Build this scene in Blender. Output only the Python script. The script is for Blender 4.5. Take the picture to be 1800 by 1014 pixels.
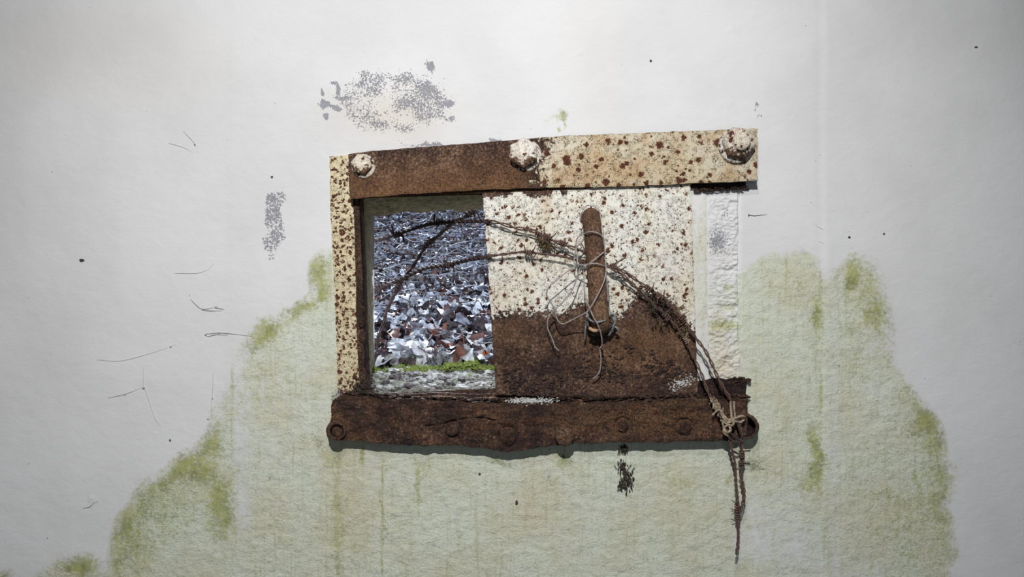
import bpy, math, random
import numpy as np
from mathutils import Vector, Matrix, Euler

random.seed(7)
rng = np.random.default_rng(7)
SC = bpy.context.scene
COL = SC.collection
for o in list(bpy.data.objects):
    bpy.data.objects.remove(o)

# ------------------------------------------------------------------ camera, world, lights
D = 1.35            # camera distance from the wall
H = 1.35            # camera height
cam_d = bpy.data.cameras.new('camera')
cam = bpy.data.objects.new('camera', cam_d)
COL.objects.link(cam)
cam.location = (0, -D, H)
cam.rotation_euler = (math.radians(90), 0, 0)
cam_d.sensor_width = 36
cam_d.lens = 27.0
cam_d.clip_start = 0.02
SC.camera = cam

world = bpy.data.worlds.new('overcast_sky')
SC.world = world
world.use_nodes = True
wn = world.node_tree.nodes
wl = world.node_tree.links
wn.clear()
w_out = wn.new('ShaderNodeOutputWorld')
w_bg = wn.new('ShaderNodeBackground')
w_bg.inputs[0].default_value = (0.50, 0.66, 1.0, 1)
w_bg.inputs[1].default_value = 1.05
wl.new(w_bg.outputs[0], w_out.inputs[0])

def light(name, kind, loc, energy, color, target=None, **kw):
    d = bpy.data.lights.new(name, kind)
    d.energy = energy
    d.color = color
    for k, v in kw.items():
        setattr(d, k, v)
    o = bpy.data.objects.new(name, d)
    COL.objects.link(o)
    o.location = loc
    if target is not None:
        o.rotation_euler = (Vector(target) - Vector(loc)).to_track_quat('-Z', 'Y').to_euler()
    return o

# sun behind thin cloud, coming over the bank towards the bunker
light('sun', 'SUN', (0, 4, 5), 9.0, (0.88, 0.94, 1.0), target=(0.9, -1.0, 0.4), angle=math.radians(14))
# hand torch (two diodes) held above the camera
light('torch', 'SPOT', (-0.06, -1.60, H + 0.84), 102, (1.0, 0.992, 0.985), target=(-0.09, 0, H + 0.02),
      spot_size=math.radians(102), spot_blend=1.0, shadow_soft_size=0.006)
light('torch_second_diode', 'SPOT', (-0.16, -1.50, H + 1.22), 27, (0.97, 0.985, 1.0), target=(-0.03, 0, H - 0.28),
      spot_size=math.radians(78), spot_blend=1.0, shadow_soft_size=0.009)
# bluish ambient fill added behind the camera; the room has no doorway there
light('ambient_fill', 'AREA', (0.2, -2.7, H - 0.1), 6.0, (0.75, 0.88, 1.0), target=(0, 0, H),
      shape='RECTANGLE', size=0.8, size_y=1.6)

SC.view_settings.view_transform = 'Standard'
SC.view_settings.look = 'None'
SC.view_settings.exposure = 0.0
SC.view_settings.gamma = 1.0
SC.view_settings.use_curve_mapping = False

# ------------------------------------------------------------------ helpers
def W(px, py, d=0.0):
    """photo position at distance d in front of the wall face (negative: behind it)"""
    s = (D - d) / D
    return Vector(((px - 900) / 1000 * s, -d, H + (507 - py) / 1000 * s))

def WA(px, py, d):
    s = (D - d) / D
    return np.stack([(px - 900) / 1000 * s, -d + 0 * px, H + (507 - py) / 1000 * s], -1)

def _hash(ix, iy, seed):
    h = (ix.astype(np.int64) * 374761393 + iy.astype(np.int64) * 668265263 + seed * 974634777) & 0xFFFFFFFF
    h = ((h ^ (h >> 13)) * 1274126177) & 0xFFFFFFFF
    h = (h ^ (h >> 16)) & 0xFFFFFF
    return h / float(0xFFFFFF)

def vnoise(x, y, seed=0):
    x = np.asarray(x, float); y = np.asarray(y, float)
    ix = np.floor(x); iy = np.floor(y)
    fx = x - ix; fy = y - iy
    fx = fx * fx * (3 - 2 * fx); fy = fy * fy * (3 - 2 * fy)
    a = _hash(ix, iy, seed); b = _hash(ix + 1, iy, seed)
    c = _hash(ix, iy + 1, seed); e = _hash(ix + 1, iy + 1, seed)
    return (a * (1 - fx) + b * fx) * (1 - fy) + (c * (1 - fx) + e * fx) * fy

def fbm(x, y, seed=0, octv=4):
    s = 0; a = 1; t = 0
    for i in range(octv):
        s = s + a * vnoise(x * 2 ** i, y * 2 ** i, seed + i * 17); t += a; a *= 0.5
    return s / t * 2 - 1          # about -1..1

def in_poly(px, py, poly):
    inside = np.zeros(px.shape, bool)
    n = len(poly)
    for i in range(n):
        x0, y0 = poly[i]; x1, y1 = poly[(i + 1) % n]
        if y0 == y1: continue
        c = ((y0 > py) != (y1 > py)) & (px < (x1 - x0) * (py - y0) / (y1 - y0) + x0)
        inside ^= c
    return inside

def blur(a, r):
    if r < 1: return a
    k = np.hanning(2 * r + 3)[1:-1]; k /= k.sum()
    a = np.apply_along_axis(lambda v: np.convolve(np.pad(v, r, mode='edge'), k, 'valid'), 0, a)
    a = np.apply_along_axis(lambda v: np.convolve(np.pad(v, r, mode='edge'), k, 'valid'), 1, a)
    return a

def gauss(px, py, cx, cy, sx, sy):
    return np.exp(-((px - cx) / sx) ** 2 - ((py - cy) / sy) ** 2)

def sstep(a, b, x):
    t = np.clip((x - a) / (b - a), 0, 1)
    return t * t * (3 - 2 * t)

def mesh_obj(name, verts, faces, mat, parent=None, smooth=True, col=None, loc=None):
    """verts in world space; stored relative to the parent (or loc)"""
    verts = np.asarray(verts, float).reshape(-1, 3)
    if parent is not None and loc is None:
        org = world_loc(parent)
    else:
        org = np.array(loc if loc is not None else (0, 0, 0), float)
    me = bpy.data.meshes.new(name)
    lv = verts - org
    if isinstance(faces, np.ndarray):
        nf = len(faces); k = faces.shape[1]
        me.vertices.add(len(lv)); me.vertices.foreach_set('co', lv.ravel())
        me.loops.add(nf * k); me.loops.foreach_set('vertex_index', faces.ravel().astype(np.int32))
        me.polygons.add(nf)
        me.polygons.foreach_set('loop_start', np.arange(0, nf * k, k, dtype=np.int32))
        me.update(calc_edges=True); me.validate()
    else:
        me.from_pydata([tuple(v) for v in lv], [], faces)
        me.update()
    me.polygons.foreach_set('use_smooth', [smooth] * len(me.polygons))
    if col is not None:
        at = me.color_attributes.new('mask', 'FLOAT_COLOR', 'POINT')
        c = np.ones((len(lv), 4)); c[:, :col.shape[1]] = col
        at.data.foreach_set('color', c.ravel())
    if mat: me.materials.append(mat)
    o = bpy.data.objects.new(name, me)
    COL.objects.link(o)
    if parent is not None:
        o.parent = parent
    else:
        o.location = org
    return o

def world_loc(o):
    p = np.zeros(3)
    while o is not None:
        p += np.array(o.location); o = o.parent
    return p

def tag(o, label=None, cat=None, group=None, kind=None):
    if label: o['label'] = label
    if cat: o['category'] = cat
    if group: o['group'] = group
    if kind: o['kind'] = kind
    return o

def thing(name, loc, label, cat, group=None):
    o = bpy.data.objects.new(name, None)
    o.empty_display_size = 0.05
    COL.objects.link(o)
    o.location = loc
    return tag(o, label, cat, group)

class MB:
    def __init__(s): s.v = []; s.f = []; s.n = 0
    def add(s, v, f):
        v = [tuple(a) for a in v]
        s.v += v; s.f += [tuple(i + s.n for i in q) for q in f]; s.n += len(v)
    def build(s, name, mat, parent=None, smooth=True, loc=None):
        return mesh_obj(name, np.array(s.v), s.f, mat, parent, smooth, loc=loc)

def spline(pts, step=0.004):
    """Catmull-Rom through 3-D points, about even steps"""
    P = [Vector(p) for p in pts]
    if len(P) == 2: P = [P[0], (P[0] + P[1]) / 2, P[1]]
    P = [P[0] * 2 - P[1]] + P + [P[-1] * 2 - P[-2]]
    out = []
    for i in range(1, len(P) - 2):
        a, b, c, d = P[i - 1:i + 3]
        n = max(2, int((c - b).length / step))
        for k in range(n):
            t = k / n
            out.append(0.5 * ((2 * b) + (c - a) * t + (2 * a - 5 * b + 4 * c - d) * t * t + (3 * b - a - 3 * c + d) * t ** 3))
    out.append(P[-2])
    return out

def frames(path):
    T = []
    for i in range(len(path)):
        a = path[max(0, i - 1)]; b = path[min(len(path) - 1, i + 1)]
        t = (b - a)
        T.append(t.normalized() if t.length > 1e-9 else Vector((0, 0, 1)))
    n = T[0].orthogonal().normalized()
    F = []
    for t in T:
        n = (n - t * n.dot(t))
        n = n.normalized() if n.length > 1e-6 else t.orthogonal().normalized()
        F.append((t, n, t.cross(n)))
    return F

def tube(mb, path, r, k=6, rfun=None, cap=True):
    F = frames(path); v = []; f = []
    N = len(path)
    for i, p in enumerate(path):
        rr = r if rfun is None else r * rfun(i / (N - 1), i)
        for j in range(k):
            a = 2 * math.pi * j / k
            q = rr if not callable(rr) else rr(a)
            v.append(p + (F[i][1] * math.cos(a) + F[i][2] * math.sin(a)) * q)
    for i in range(N - 1):
        for j in range(k):
            f.append((i * k + j, i * k + (j + 1) % k, (i + 1) * k + (j + 1) % k, (i + 1) * k + j))
    if cap:
        f.append(tuple(range(k))[::-1]); f.append(tuple((N - 1) * k + j for j in range(k)))
    mb.add(v, f)

def twist(mb, pts, r, off, pitch, rscale=None, k=5, phase=0.0):
    path = spline(pts, 0.0035)
    F = frames(path)
    L = 0; s = [0]
    for i in range(1, len(path)):
        L += (path[i] - path[i - 1]).length; s.append(L)
    for h in (0, math.pi):
        q = []
        for i, p in enumerate(path):
            a = phase + h + 2 * math.pi * s[i] / pitch
            o = off * (rscale(s[i] / L) if rscale else 1)
            q.append(p + (F[i][1] * math.cos(a) + F[i][2] * math.sin(a)) * o)
        tube(mb, q, r, k, rfun=(lambda t, i: (rscale(t) if rscale else 1) * (0.85 + 0.3 * random.random())))
    return path

def blob(mb, c, r, sq=(1, 1, 1), rough=0.25, n=6, m=8):
    v = []; f = []
    sd = random.random() * 100
    for i in range(n + 1):
        th = math.pi * i / n
        for j in range(m):
            ph = 2 * math.pi * j / m
            q = r * (1 + rough * (random.random() * 2 - 1))
            if i in (0, n): q = r
            v.append((c[0] + q * sq[0] * math.sin(th) * math.cos(ph), c[1] + q * sq[1] * math.sin(th) * math.sin(ph), c[2] + q * sq[2] * math.cos(th)))
    for i in range(n):
        for j in range(m):
            f.append((i * m + j, (i + 1) * m + j, (i + 1) * m + (j + 1) % m, i * m + (j + 1) % m))
    mb.add(v, f)

def interp(poly, x):
    xs = [p[0] for p in poly]; ys = [p[1] for p in poly]
    return np.interp(x, xs, ys)

def panel(name, mat, parent, top, bot, d_front, d_back, step=1.5, rag=1.0, relief=None, maskf=None, vertical=False, seed=1, loc=None, ragends=None):
    """Slab whose front is a fine grid. top / bot: two long edges as photo polylines, both running the same way
    (left to right; top to bottom when vertical)."""
    ax = 1 if vertical else 0
    L = abs(top[-1][ax] - top[0][ax]); Wd = abs(np.mean([b[1 - ax] for b in bot]) - np.mean([t[1 - ax] for t in top]))
    nu = max(4, int(L / step)); nv = max(3, int(Wd / step))
    u = np.linspace(0, 1, nu); v = np.linspace(0, 1, nv)
    def along(poly, u):
        p = np.array(poly, float); a = p[:, ax]
        x = a[0] + (a[-1] - a[0]) * u
        y = np.interp(x, a, p[:, 1 - ax])
        return (y, x) if vertical else (x, y)
    tx, ty = along(top, u); bx, by = along(bot, u)
    g = lambda s: (fbm(u * L / 14, u * 0 + s * 3.1, seed + s, 4)) * rag
    if vertical: tx = tx + g(1); bx = bx + g(2)
    else: ty = ty + g(1); by = by + g(2)
    U, V = np.meshgrid(u, v, indexing='ij')
    px = tx[:, None] * (1 - V) + bx[:, None] * V
    py = ty[:, None] * (1 - V) + by[:, None] * V
    re = rag if ragends is None else ragends
    e0 = fbm(v * Wd / 12, v * 0 + 5, seed + 5, 3) * re; e1 = fbm(v * Wd / 12, v * 0 + 9, seed + 6, 3) * re
    endw = np.clip(1 - U * L / 25, 0, 1) * e0[None, :] + np.clip(1 - (1 - U) * L / 25, 0, 1) * e1[None, :]
    if vertical: py = py + endw
    else: px = px + endw
    dd = np.full(px.shape, d_front)
    edge = np.minimum(np.minimum(U * L, (1 - U) * L), np.minimum(V * Wd, (1 - V) * Wd))
    dd = dd - 0.0012 * np.clip(1 - edge / 2.5, 0, 1) ** 2
    if relief is not None: dd = dd + relief(px, py) * np.clip(edge / 3, 0.2, 1)
    fr = WA(px, py, 0 * px + d_front); fr[..., 1] = -dd
    ring = [(i, 0) for i in range(nu)] + [(nu - 1, j) for j in range(1, nv)] + [(i, nv - 1) for i in range(nu - 2, -1, -1)] + [(0, j) for j in range(nv - 2, 0, -1)]
    idx = np.arange(nu * nv).reshape(nu, nv)
    faces = np.stack([idx[:-1, :-1], idx[:-1, 1:], idx[1:, 1:], idx[1:, :-1]], -1).reshape(-1, 4)
    if vertical: faces = faces[:, ::-1]
    rv = np.array([idx[a] for a in ring])
    fl = fr.reshape(-1, 3)
    bk = fl[rv].copy(); bk[:, 1] = -d_back
    mid = fl[rv].copy(); mid[:, 1] = (-d_back + mid[:, 1]) / 2
    n0 = nu * nv; m = len(rv)
    jit = (rng.random((m, 1)) - 0.5) * 0.0009 * min(rag, 2)
    mid[:, [0, 2]] += jit
    mi = n0 + np.arange(m); bi = n0 + m + np.arange(m)
    sf = np.concatenate([np.stack([rv, np.roll(rv, -1), np.roll(mi, -1), mi], -1), np.stack([mi, np.roll(mi, -1), np.roll(bi, -1), bi], -1)])
    if vertical: sf = sf[:, ::-1]
    sf = sf[:, ::-1]
    # back cover
    quad = np.array([[bi[0], bi[nu - 1], bi[nu + nv - 2], bi[2 * nu + nv - 3]]])
    allf = np.concatenate([faces, sf, quad])
    vv = np.concatenate([fl, mid, bk])
    col = None
    if maskf is not None:
        c = maskf(px, py).reshape(-1, 3)
        col = np.concatenate([c, c[rv], c[rv]])
    else:
        col = np.zeros((len(vv), 3))
    return mesh_obj(name, vv, allf, mat, parent, True, col, loc=loc)

# ------------------------------------------------------------------ materials
class NT:
    def __init__(s, name, rough=0.8, spec=0.3):
        m = bpy.data.materials.new(name); m.use_nodes = True
        s.m = m; s.t = m.node_tree; s.n = s.t.nodes; s.l = s.t.links
        s.b = s.n['Principled BSDF']
        s.b.inputs['Roughness'].default_value = rough
        s.b.inputs['Specular IOR Level'].default_value = spec
        s.co = s.n.new('ShaderNodeTexCoord').outputs['Object']
    def k(s, x):
        return x
    def set(s, sock, x):
        if isinstance(x, bpy.types.NodeSocket): s.l.new(x, sock)
        elif isinstance(x, tuple) and len(x) == 3 and sock.type == 'RGBA': sock.default_value = (*x, 1)
        else: sock.default_value = x
    def math(s, op, a, b=0.0, c=0.0, clamp=False):
        n = s.n.new('ShaderNodeMath'); n.operation = op; n.use_clamp = clamp
        s.set(n.inputs[0], a); s.set(n.inputs[1], b); s.set(n.inputs[2], c)
        return n.outputs[0]
    def mapv(s, sc=(1, 1, 1), loc=(0, 0, 0), v=None):
        n = s.n.new('ShaderNodeMapping'); n.inputs['Scale'].default_value = sc; n.inputs['Location'].default_value = loc
        s.l.new(v or s.co, n.inputs[0]); return n.outputs[0]
    def noise(s, scale, detail=4, rough=0.55, v=None, dist=0.0, out=0):
        n = s.n.new('ShaderNodeTexNoise'); n.inputs['Scale'].default_value = scale
        n.inputs['Detail'].default_value = detail; n.inputs['Roughness'].default_value = rough
        n.inputs['Distortion'].default_value = dist
        s.l.new(v or s.co, n.inputs['Vector']); return n.outputs[out]
    def vor(s, scale, feat='F1', v=None, rand=1.0, out='Distance'):
        n = s.n.new('ShaderNodeTexVoronoi'); n.feature = feat; n.inputs['Scale'].default_value = scale
        n.inputs['Randomness'].default_value = rand
        s.l.new(v or s.co, n.inputs['Vector']); return n.outputs[out], n
    def step(s, x, a, b, lo=0.0, hi=1.0):
        n = s.n.new('ShaderNodeMapRange'); n.interpolation_type = 'SMOOTHSTEP'
        s.set(n.inputs[0], x); s.set(n.inputs[1], a); s.set(n.inputs[2], b); s.set(n.inputs[3], lo); s.set(n.inputs[4], hi)
        return n.outputs[0]
    def mix(s, f, a, b, mode='MIX'):
        n = s.n.new('ShaderNodeMix'); n.data_type = 'RGBA'; n.blend_type = mode
        s.set(n.inputs[0], f); s.set(n.inputs[6], a); s.set(n.inputs[7], b)
        return n.outputs[2]
    def ramp(s, f, stops):
        n = s.n.new('ShaderNodeValToRGB'); e = n.color_ramp.elements
        while len(e) < len(stops): e.new(0.5)
        for q, (p, c) in zip(e, stops): q.position = p; q.color = (*c, 1)
        s.l.new(f, n.inputs[0]); return n.outputs[0]
    def attr(s):
        n = s.n.new('ShaderNodeAttribute'); n.attribute_name = 'mask'
        q = s.n.new('ShaderNodeSeparateColor'); s.l.new(n.outputs['Color'], q.inputs[0]); return q.outputs
    def warp(s, v, scale, amt):
        n = s.n.new('ShaderNodeTexNoise'); n.inputs['Scale'].default_value = scale; n.inputs['Detail'].default_value = 2
        s.l.new(v, n.inputs['Vector'])
        a = s.n.new('ShaderNodeVectorMath'); a.operation = 'SUBTRACT'; s.l.new(n.outputs[1], a.inputs[0]); a.inputs[1].default_value = (.5, .5, .5)
        b = s.n.new('ShaderNodeVectorMath'); b.operation = 'SCALE'; s.l.new(a.outputs[0], b.inputs[0]); b.inputs[3].default_value = amt
        c = s.n.new('ShaderNodeVectorMath'); c.operation = 'ADD'; s.l.new(v, c.inputs[0]); s.l.new(b.outputs[0], c.inputs[1])
        return c.outputs[0]
    def bump(s, h, dist=0.001, strength=1.0):
        n = s.n.new('ShaderNodeBump'); n.inputs['Strength'].default_value = strength; n.inputs['Distance'].default_value = dist
        s.l.new(h, n.inputs['Height']); s.l.new(n.outputs[0], s.b.inputs['Normal'])
    def color(s, c): s.set(s.b.inputs['Base Color'], c)

def rust_color(t, warm=0.5, seed=0.0):
    v = t.mapv(loc=(seed, seed * 2, 0))
    n1 = t.noise(24, 5, 0.62, v)
    n2 = t.noise(230, 4, 0.7, v)
    n3 = t.noise(560, 3, 0.7, v)
    f = t.math('ADD', t.math('MULTIPLY', n1, 1.1), t.math('MULTIPLY', n2, 1.7))
    f = t.math('ADD', f, t.math('MULTIPLY', n3, 1.5))
    f = t.math('SUBTRACT', f, 1.88 - warm * 0.45)
    c = t.ramp(f, [(0.0, (0.008, 0.005, 0.005)), (0.25, (0.036, 0.020, 0.017)), (0.45, (0.092, 0.050, 0.037)),
                   (0.62, (0.17, 0.092, 0.058)), (0.85, (0.38, 0.25, 0.16))])
    return c, f, n2, n3

def make_rust(name, warm=0.3, bump=0.0016, seed=0.0):
    t = NT(name, 0.75, 0.35)
    R, G, B = t.attr()[:3]
    c, f, n2, n3 = rust_color(t, warm, seed)
    # R: orange-brown tone, G: black crust and painted pipe-bore shade, B: white salt / lichen
    fine = t.noise(420, 4, 0.75)
    c = t.mix(t.math('MULTIPLY', R, t.step(fine, 0.42, 0.62)), c, (0.27, 0.145, 0.065))
    cr = t.step(t.math('ADD', G, t.math('MULTIPLY', t.math('SUBTRACT', fine, 0.5), 1.6)), 0.35, 0.6)
    c = t.mix(t.math('MULTIPLY', cr, 0.85), c, (0.018, 0.010, 0.014))
    w = t.step(t.math('ADD', B, t.math('MULTIPLY', t.math('SUBTRACT', fine, 0.5), 2.2)), 0.5, 0.62)
    c = t.mix(t.math('MULTIPLY', w, 0.9), c, (0.55, 0.56, 0.52))
    c = t.mix(t.math('MULTIPLY', t.step(t.noise(42, 5, 0.65, t.mapv((1, 1, 1.7), (3, 1, 2))), 0.46, 0.66), 0.45 - warm * 0.5), c, t.mix(1.0, c, (1.35, 0.80, 0.60), 'MULTIPLY'))
    c = t.mix(t.math('MULTIPLY', t.step(t.noise(75, 6, 0.75, t.mapv((1, 1, 1.9), (1, 4, 2))), 0.52, 0.64), 0.75), c, (0.022, 0.011, 0.010))
    t.color(c)
    h = t.math('ADD', t.math('MULTIPLY', t.noise(110, 6, 0.75), 2.4), t.math('MULTIPLY', n3, 0.35))
    t.bump(h, bump * 1.6)
    return t.m

def make_paint(name, cream, spot_scale, spot_size, spot_dens, crack=0.5, tan=0.0, big=False, stretch=1.0):
    """old cream paint over steel: fine crack net, rust specks, rust where mask R says so"""
    t = NT(name, 0.55, 0.4)
    R, G, B = t.attr()[:3]
    rc, f, n2, n3 = rust_color(t, 0.42, 3.0)
    # orange rust by G
    fine = t.noise(380, 4, 0.75)
    bc = t.step(t.math('ADD', B, t.math('MULTIPLY', t.math('SUBTRACT', t.noise(170, 6, 0.8), 0.5), 2.2)), 0.42, 0.72)
    rc = t.mix(t.math('MULTIPLY', t.math('MULTIPLY', bc, t.step(B, 0.1, 0.3)), 0.8), rc, (0.020, 0.011, 0.013))
    rc = t.mix(t.math('MULTIPLY', G, t.step(fine, 0.38, 0.6)), rc, (0.34, 0.16, 0.06))
    # paint
    base = t.mix(t.step(t.noise(14, 3), 0.35, 0.7), cream, tuple(x * y for x, y in zip(cream, (0.97, 0.93, 0.82))))
    base = t.mix(B, base, (0.50, 0.31, 0.14))
    if tan > 0:
        base = t.mix(t.math('MULTIPLY', t.step(t.noise(22, 5, 0.65), 0.42, 0.66), tan), base, (0.46, 0.30, 0.15))
    wv = t.warp(t.co, 240, 0.006)
    e, _ = t.vor(260, 'DISTANCE_TO_EDGE', wv)
    crk = t.math('MULTIPLY', t.step(e, 0.0, 0.11, 1.0, 0.0), t.step(t.noise(120, 4, 0.7), 0.44, 0.60))
    base = t.mix(t.math('MULTIPLY', crk, crack), base, (0.13, 0.09, 0.05))
    # specks: voronoi cells, random radius, ragged outline, in two sizes
    wv2 = t.warp(t.warp(t.co, 260, 0.0085), 700, 0.003)
    spot = None; hal = None
    dmod = t.math('MULTIPLY', t.math('SUBTRACT', t.noise(16, 3), 0.5), 1.1)
    for (ssc, ssz, sdn) in ((spot_scale, spot_size, spot_dens), (spot_scale * 1.63, spot_size * 0.92, spot_dens * 0.62), (spot_scale * 3.1, 0.34, spot_dens * 0.28)):
        dd, vn = t.vor(ssc, 'F1', wv2)
        sep = t.n.new('ShaderNodeSeparateColor'); t.l.new(vn.outputs['Color'], sep.inputs[0])
        on = t.step(t.math('SUBTRACT', t.math('ADD', sdn, dmod), sep.outputs[0]), 0.0, 0.02)
        rad = t.math('ADD', t.math('MULTIPLY', t.math('POWER', sep.outputs[1], 1.3), ssz * .8), ssz * 0.35)
        q = t.math('SUBTRACT', t.math('MULTIPLY', rad, on), dd)
        sp_ = t.step(q, -0.012, 0.04); ha = t.math('MULTIPLY', t.step(q, -0.16, 0.02), on)
        spot = sp_ if spot is None else t.math('MAXIMUM', spot, sp_)
        hal = ha if hal is None else t.math('MAXIMUM', hal, ha)
    base = t.mix(t.math('MULTIPLY', hal, 0.5), base, (0.42, 0.22, 0.08))
    pin = t.math('MULTIPLY', t.step(t.noise(620, 2, 0.5), 0.60, 0.66), t.step(t.noise(30, 3), 0.42, 0.6))
    edge_n = t.math('MULTIPLY', t.math('SUBTRACT', t.noise(150, 5, 0.72), 0.5), 1.5)
    full = t.step(t.math('ADD', R, edge_n), 0.5, 0.54)
    sc = t.mix(t.step(t.noise(500, 3), 0.4, 0.6), (0.055, 0.017, 0.012), (0.19, 0.058, 0.026))
    c = t.mix(spot, base, sc)
    c = t.mix(t.math('MULTIPLY', pin, 0.7), c, (0.15, 0.09, 0.05))
    c = t.mix(full, c, rc)
    t.color(c)
    allr = t.math('MAXIMUM', full, t.math('MULTIPLY', spot, 0.8))
    rough = t.math('ADD', t.math('MULTIPLY', allr, 0.3), 0.5); t.l.new(rough, t.b.inputs['Roughness'])
    h = t.math('MULTIPLY', allr, t.math('ADD', t.math('MULTIPLY', t.noise(240, 5, 0.75), 2.6), 0.2))
    h = t.math('SUBTRACT', h, t.math('MULTIPLY', crk, 0.4))
    h = t.math('ADD', h, t.math('MULTIPLY', t.noise(190, 3), 0.4))
    t.bump(h, 0.0017)
    return t.m

def make_plaster():
    t = NT('whitewashed_plaster', 0.85, 0.15)
    R, G, B = t.attr()[:3]          # R algae, G flaked grey, B tan stain
    A = t.n.new('ShaderNodeAttribute'); A.attribute_name = 'mask2'
    q = t.n.new('ShaderNodeSeparateColor'); t.l.new(A.outputs['Color'], q.inputs[0])
    hot, dirt, pale = q.outputs[0], q.outputs[1], q.outputs[2]
    base = t.mix(t.step(t.noise(4, 4), 0.35, 0.65), (0.765, 0.758, 0.76), (0.70, 0.693, 0.692))
    # algae film: pale green with vertical streaks
    sv = t.mapv((70, 70, 5)); st = t.noise(1.0, 5, 0.65, sv)
    ml = t.noise(60, 6, 0.72)
    ml2 = t.noise(9, 5, 0.6)
    film = t.mix(t.step(ml2, 0.38, 0.62), (0.68, 0.71, 0.60), (0.65, 0.64, 0.50))
    film = t.mix(t.math('MULTIPLY', t.step(st, 0.52, 0.74), 0.5), film, (0.42, 0.42, 0.25))
    film = t.mix(t.math('MULTIPLY', t.step(ml, 0.50, 0.68), 0.50), film, (0.42, 0.44, 0.26))
    film = t.mix(t.math('MULTIPLY', t.step(t.noise(300, 4, 0.7), 0.54, 0.66), 0.45), film, (0.24, 0.26, 0.14))
    film = t.mix(t.math('MULTIPLY', t.step(t.noise(1.0, 4, 0.6, t.mapv((240, 240, 9))), 0.56, 0.72), 0.4), film, (0.40, 0.38, 0.18))
    ra = t.step(t.math('ADD', R, t.math('MULTIPLY', t.math('SUBTRACT', t.noise(90, 6, 0.8), 0.5), 1.3)), 0.20, 0.72)
    c = t.mix(ra, base, film)
    c = t.mix(t.math('MULTIPLY', pale, 0.6), c, (0.66, 0.68, 0.68))
    hn = t.math('ADD', hot, t.math('MULTIPLY', t.math('SUBTRACT', t.noise(150, 6, 0.85), 0.5), 2.2))
    hn2 = t.math('MULTIPLY', t.step(hn, 0.10, 0.90), t.step(hot, 0.02, 0.35))
    hc = t.mix(t.step(t.noise(35, 4), 0.4, 0.65), (0.38, 0.40, 0.12), (0.22, 0.24, 0.055))
    c = t.mix(t.math('MULTIPLY', hn2, 0.85), c, hc)
    # tan
    c = t.mix(t.math('MULTIPLY', B, 0.8), c, (0.62, 0.50, 0.34))
    # dirt: dark grainy
    dn = t.math('ADD', dirt, t.math('MULTIPLY', t.math('SUBTRACT', t.noise(260, 5, 0.8), 0.5), 1.6))
    c = t.mix(t.math('MULTIPLY', t.math('MULTIPLY', t.step(dn, 0.45, 0.75), t.step(dirt, 0.02, 0.2)), 0.75), c, (0.14, 0.15, 0.10))
    # flaked grey
    fn = t.math('ADD', t.noise(330, 3, 0.6, t.warp(t.co, 240, 0.006)), t.math('MULTIPLY', t.math('SUBTRACT', G, 1.0), 0.42))
    fl = t.math('MULTIPLY', t.step(fn, 0.37, 0.40), t.step(G, 0.02, 0.1))
    c = t.mix(fl, c, t.mix(t.noise(500, 2), (0.22, 0.22, 0.25), (0.44, 0.44, 0.47)))
    # pits
    d3, v3 = t.vor(120, 'F1', t.warp(t.co, 300, 0.004))
    s3 = t.n.new('ShaderNodeSeparateColor'); t.l.new(v3.outputs['Color'], s3.inputs[0])
    pit = t.math('MULTIPLY', t.step(d3, 0.08, 0.17, 1.0, 0.0), t.step(s3.outputs[0], t.math('SUBTRACT', 0.985, t.math('MULTIPLY', ra, 0.20)), 1.0, 0, 1))
    c = t.mix(t.math('MULTIPLY', pit, 0.8), c, (0.12, 0.13, 0.09))
    d4, v4 = t.vor(260, 'F1', t.warp(t.co, 500, 0.003))
    s4 = t.n.new('ShaderNodeSeparateColor'); t.l.new(v4.outputs['Color'], s4.inputs[0])
    pit2 = t.math('MULTIPLY', t.step(d4, 0.12, 0.30, 1.0, 0.0), t.math('MULTIPLY', t.step(s4.outputs[0], 0.74, 0.78), t.step(t.noise(22, 5, 0.7), 0.46, 0.60)))
    c = t.mix(t.math('MULTIPLY', t.math('MULTIPLY', pit2, ra), 0.6), c, (0.20, 0.21, 0.12))
    t.color(c)
    # brushed plaster relief
    bv = t.mapv((1, 1, 1.5))
    h = t.math('ADD', t.noise(38, 4, 0.6, bv, 0.4), t.math('MULTIPLY', t.noise(210, 4, 0.65, bv), 0.30))
    roughm = t.math('ADD', 0.28, t.math('MULTIPLY', ra, 1.0))
    h = t.math('MULTIPLY', t.math('SUBTRACT', h, 0.65), roughm)
    h = t.math('SUBTRACT', h, t.math('MULTIPLY', fl, 0.6))
    t.bump(h, 0.0032)
    return t.m

def simple(name, c1, c2, scale=80, rough=0.8, bump=0.001, bscale=200, spec=0.3, c3=None):
    t = NT(name, rough, spec)
    n = t.noise(scale, 5, 0.7)
    st = [(0.3, c1), (0.62, c2)]
    if c3: st.append((0.78, c3))
    t.color(t.ramp(n, st))
    t.bump(t.noise(bscale, 5, 0.7), bump)
    return t.m

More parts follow.
